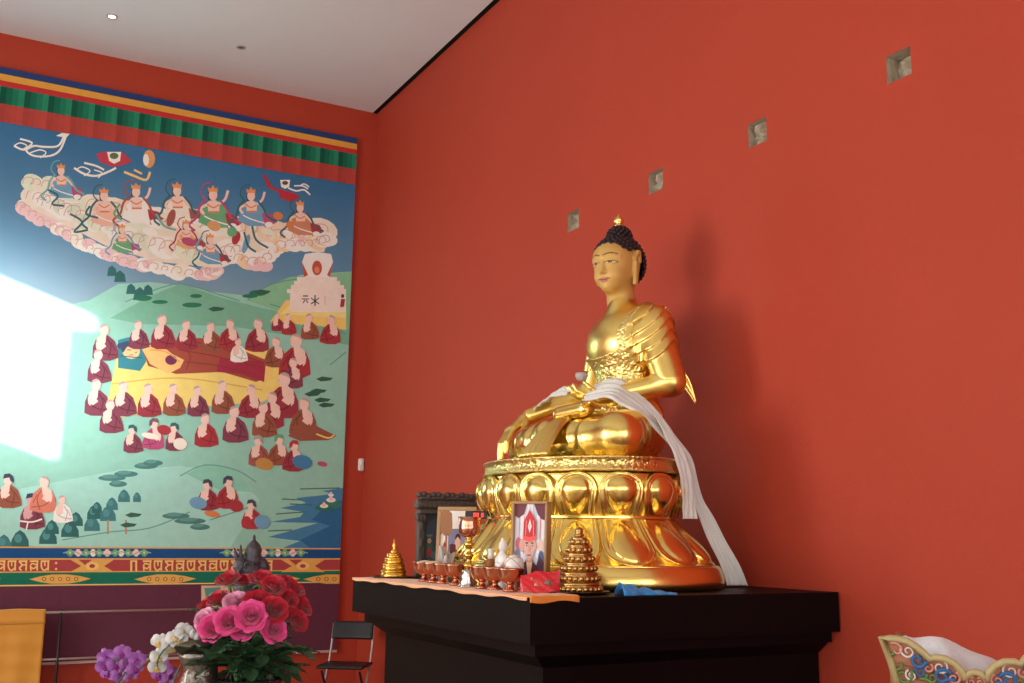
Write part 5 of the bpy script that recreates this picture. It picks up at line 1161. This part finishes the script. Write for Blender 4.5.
def flare(p, off=0):                             # the board bellies outward towards the top
    z = p[1]; return (p[0], -.16-.10*max(0, (z-.93)/.42)**1.4+off+.06*((p[0]-xc)/.3)**2, z)
m_tanp = mat('old rose painted wood', (176, 118, 88), .6, 0, .12, 16); m_rim = mat('worn cream gilding', (176, 160, 112), .5, .1, .15, 30)
o = MB(); o.prism(outl, lambda p: flare(p), lambda p: flare(p, .03)); o.build('front_board', m_tanp, t)
o = MB(); q = [Vector(flare(p, -.004)) for p in [edgeL[1], edgeL[0]]+full+edgeR]; o.tube(q, .009, 8); o.build('rim_molding', m_rim, t)
o = MB()
def swirl(cx_, cz_, r, turns, a0, s=1, mi=0, th=.005):
    pts = []
    for i in range(20):
        a = a0+s*turns*2*pi*i/19; q = r*(1-.8*i/19); pts.append(Vector(flare((cx_+q*cos(a), cz_+q*sin(a)), -.004)))
    o.tube(pts, [th*(1-.4*i/19) for i in range(20)], 6, mi)
for sg in (1, -1):
    X = lambda px, py: (xc+sg*(tl(px, py)[0]-xc), tl(px, py)[1])
    for px, py, r, tn, a0, s, mi, th in ((908, 651, .020, 1.3, 2.6, 1, 0, .005), (918, 660, .022, 1.2, 0, -1, 1, .009), (921, 672, .018, 1.2, 1, 1, 1, .006), (898, 664, .03, .8, 1.8, 1, 2, .008), (903, 676, .026, 1, .6, -1, 2, .007), (911, 676, .016, 1.4, 2, 1, 0, .005), (940, 667, .024, 1.3, 2.2, -1, 0, .005), (943, 677, .024, 1.2, .4, 1, 1, .009), (954, 678, .018, 1.2, 1.2, -1, 3, .006), (932, 678, .016, 1.3, 2.5, 1, 2, .006), (928, 668, .014, 1, 1, -1, 3, .005), (971, 682, .014, 1.3, 1, 1, 3, .005), (896, 650, .022, .8, 2.2, -1, 3, .007), (950, 690, .03, 1.2, 1, 1, 1, .008), (925, 690, .03, 1.2, 2, -1, 2, .008)):
        x, z = X(px, py); swirl(x, z, r*.9, tn, a0 if sg > 0 else pi-a0, s*sg, mi, th*.62)
o.build('scroll_carving', [mat('carving white', (212, 200, 196), .6), mat('carving blue', (50, 98, 152), .6), mat('carving green', (98, 122, 62), .6), mat('carving pink', (206, 140, 126), .6)], t)
for sg in (-1, 1):
    o = MB(); o.grid(lambda u, v: (xc+sg*(.19+(hp[-1][0]-hp[0][0]-.19-.02)*v**1.2), -.13-.08*v**1.4+.06+.36*u, .93+(hp[0][1]-.02-.93)*v*(1-.06*sin(pi*u))), 6, 10); o.build('side_board', m_tanp, t, sol=.025)
o = MB(); o.box((xc, .03, .91), (.44, .42, .05), bev=.01); o.build('tray', m_tanp, t)
o = MB(); o.box((xc, .03, .47), (.36, .34, .84), bev=.01); o.box((xc, .03, .04), (.46, .44, .08), bev=.012); o.build('pedestal', mat('dark red lacquer', (120, 34, 30), .4, 0, .1, 10), t)
# white cloth heaped inside
t2 = thing('white_cloth', 'white cloth heaped inside the scalloped painted stand', 'cloth', TB+Vector((0, 0, .935)), -AZH)
DEP = 0
top = [tl(*q) for q in ((899, 640), (905, 636.6), (913, 638.2), (929, 638), (943, 640), (956, 644.6), (972, 652), (988, 659), (1000, 665), (1016, 672), (1032, 682))]
def heap(u, v):
    k = u*(len(top)-1); i = min(int(k), len(top)-2); f = k-i; x = top[i][0]+(top[i+1][0]-top[i][0])*f; z = top[i][1]+(top[i+1][1]-top[i][1])*f-.935
    a = pi*v; y = -.10+.13*(1-cos(a)); zz_ = z*(math.sin(a)**.55 if 0 < a < pi else 0)
    nar = .55+.45*min(1, zz_/max(z, .01)); return (xc+(x-xc)*nar, y+.006*sin(u*23+v*5), max(.002, zz_+.003*sin(u*17+3*v)*sin(a)))
o = MB(); o.grid(heap, 60, 24); o.build('folds', cloth_mat('white cotton', (220, 222, 224), .8), t2, sol=.003)
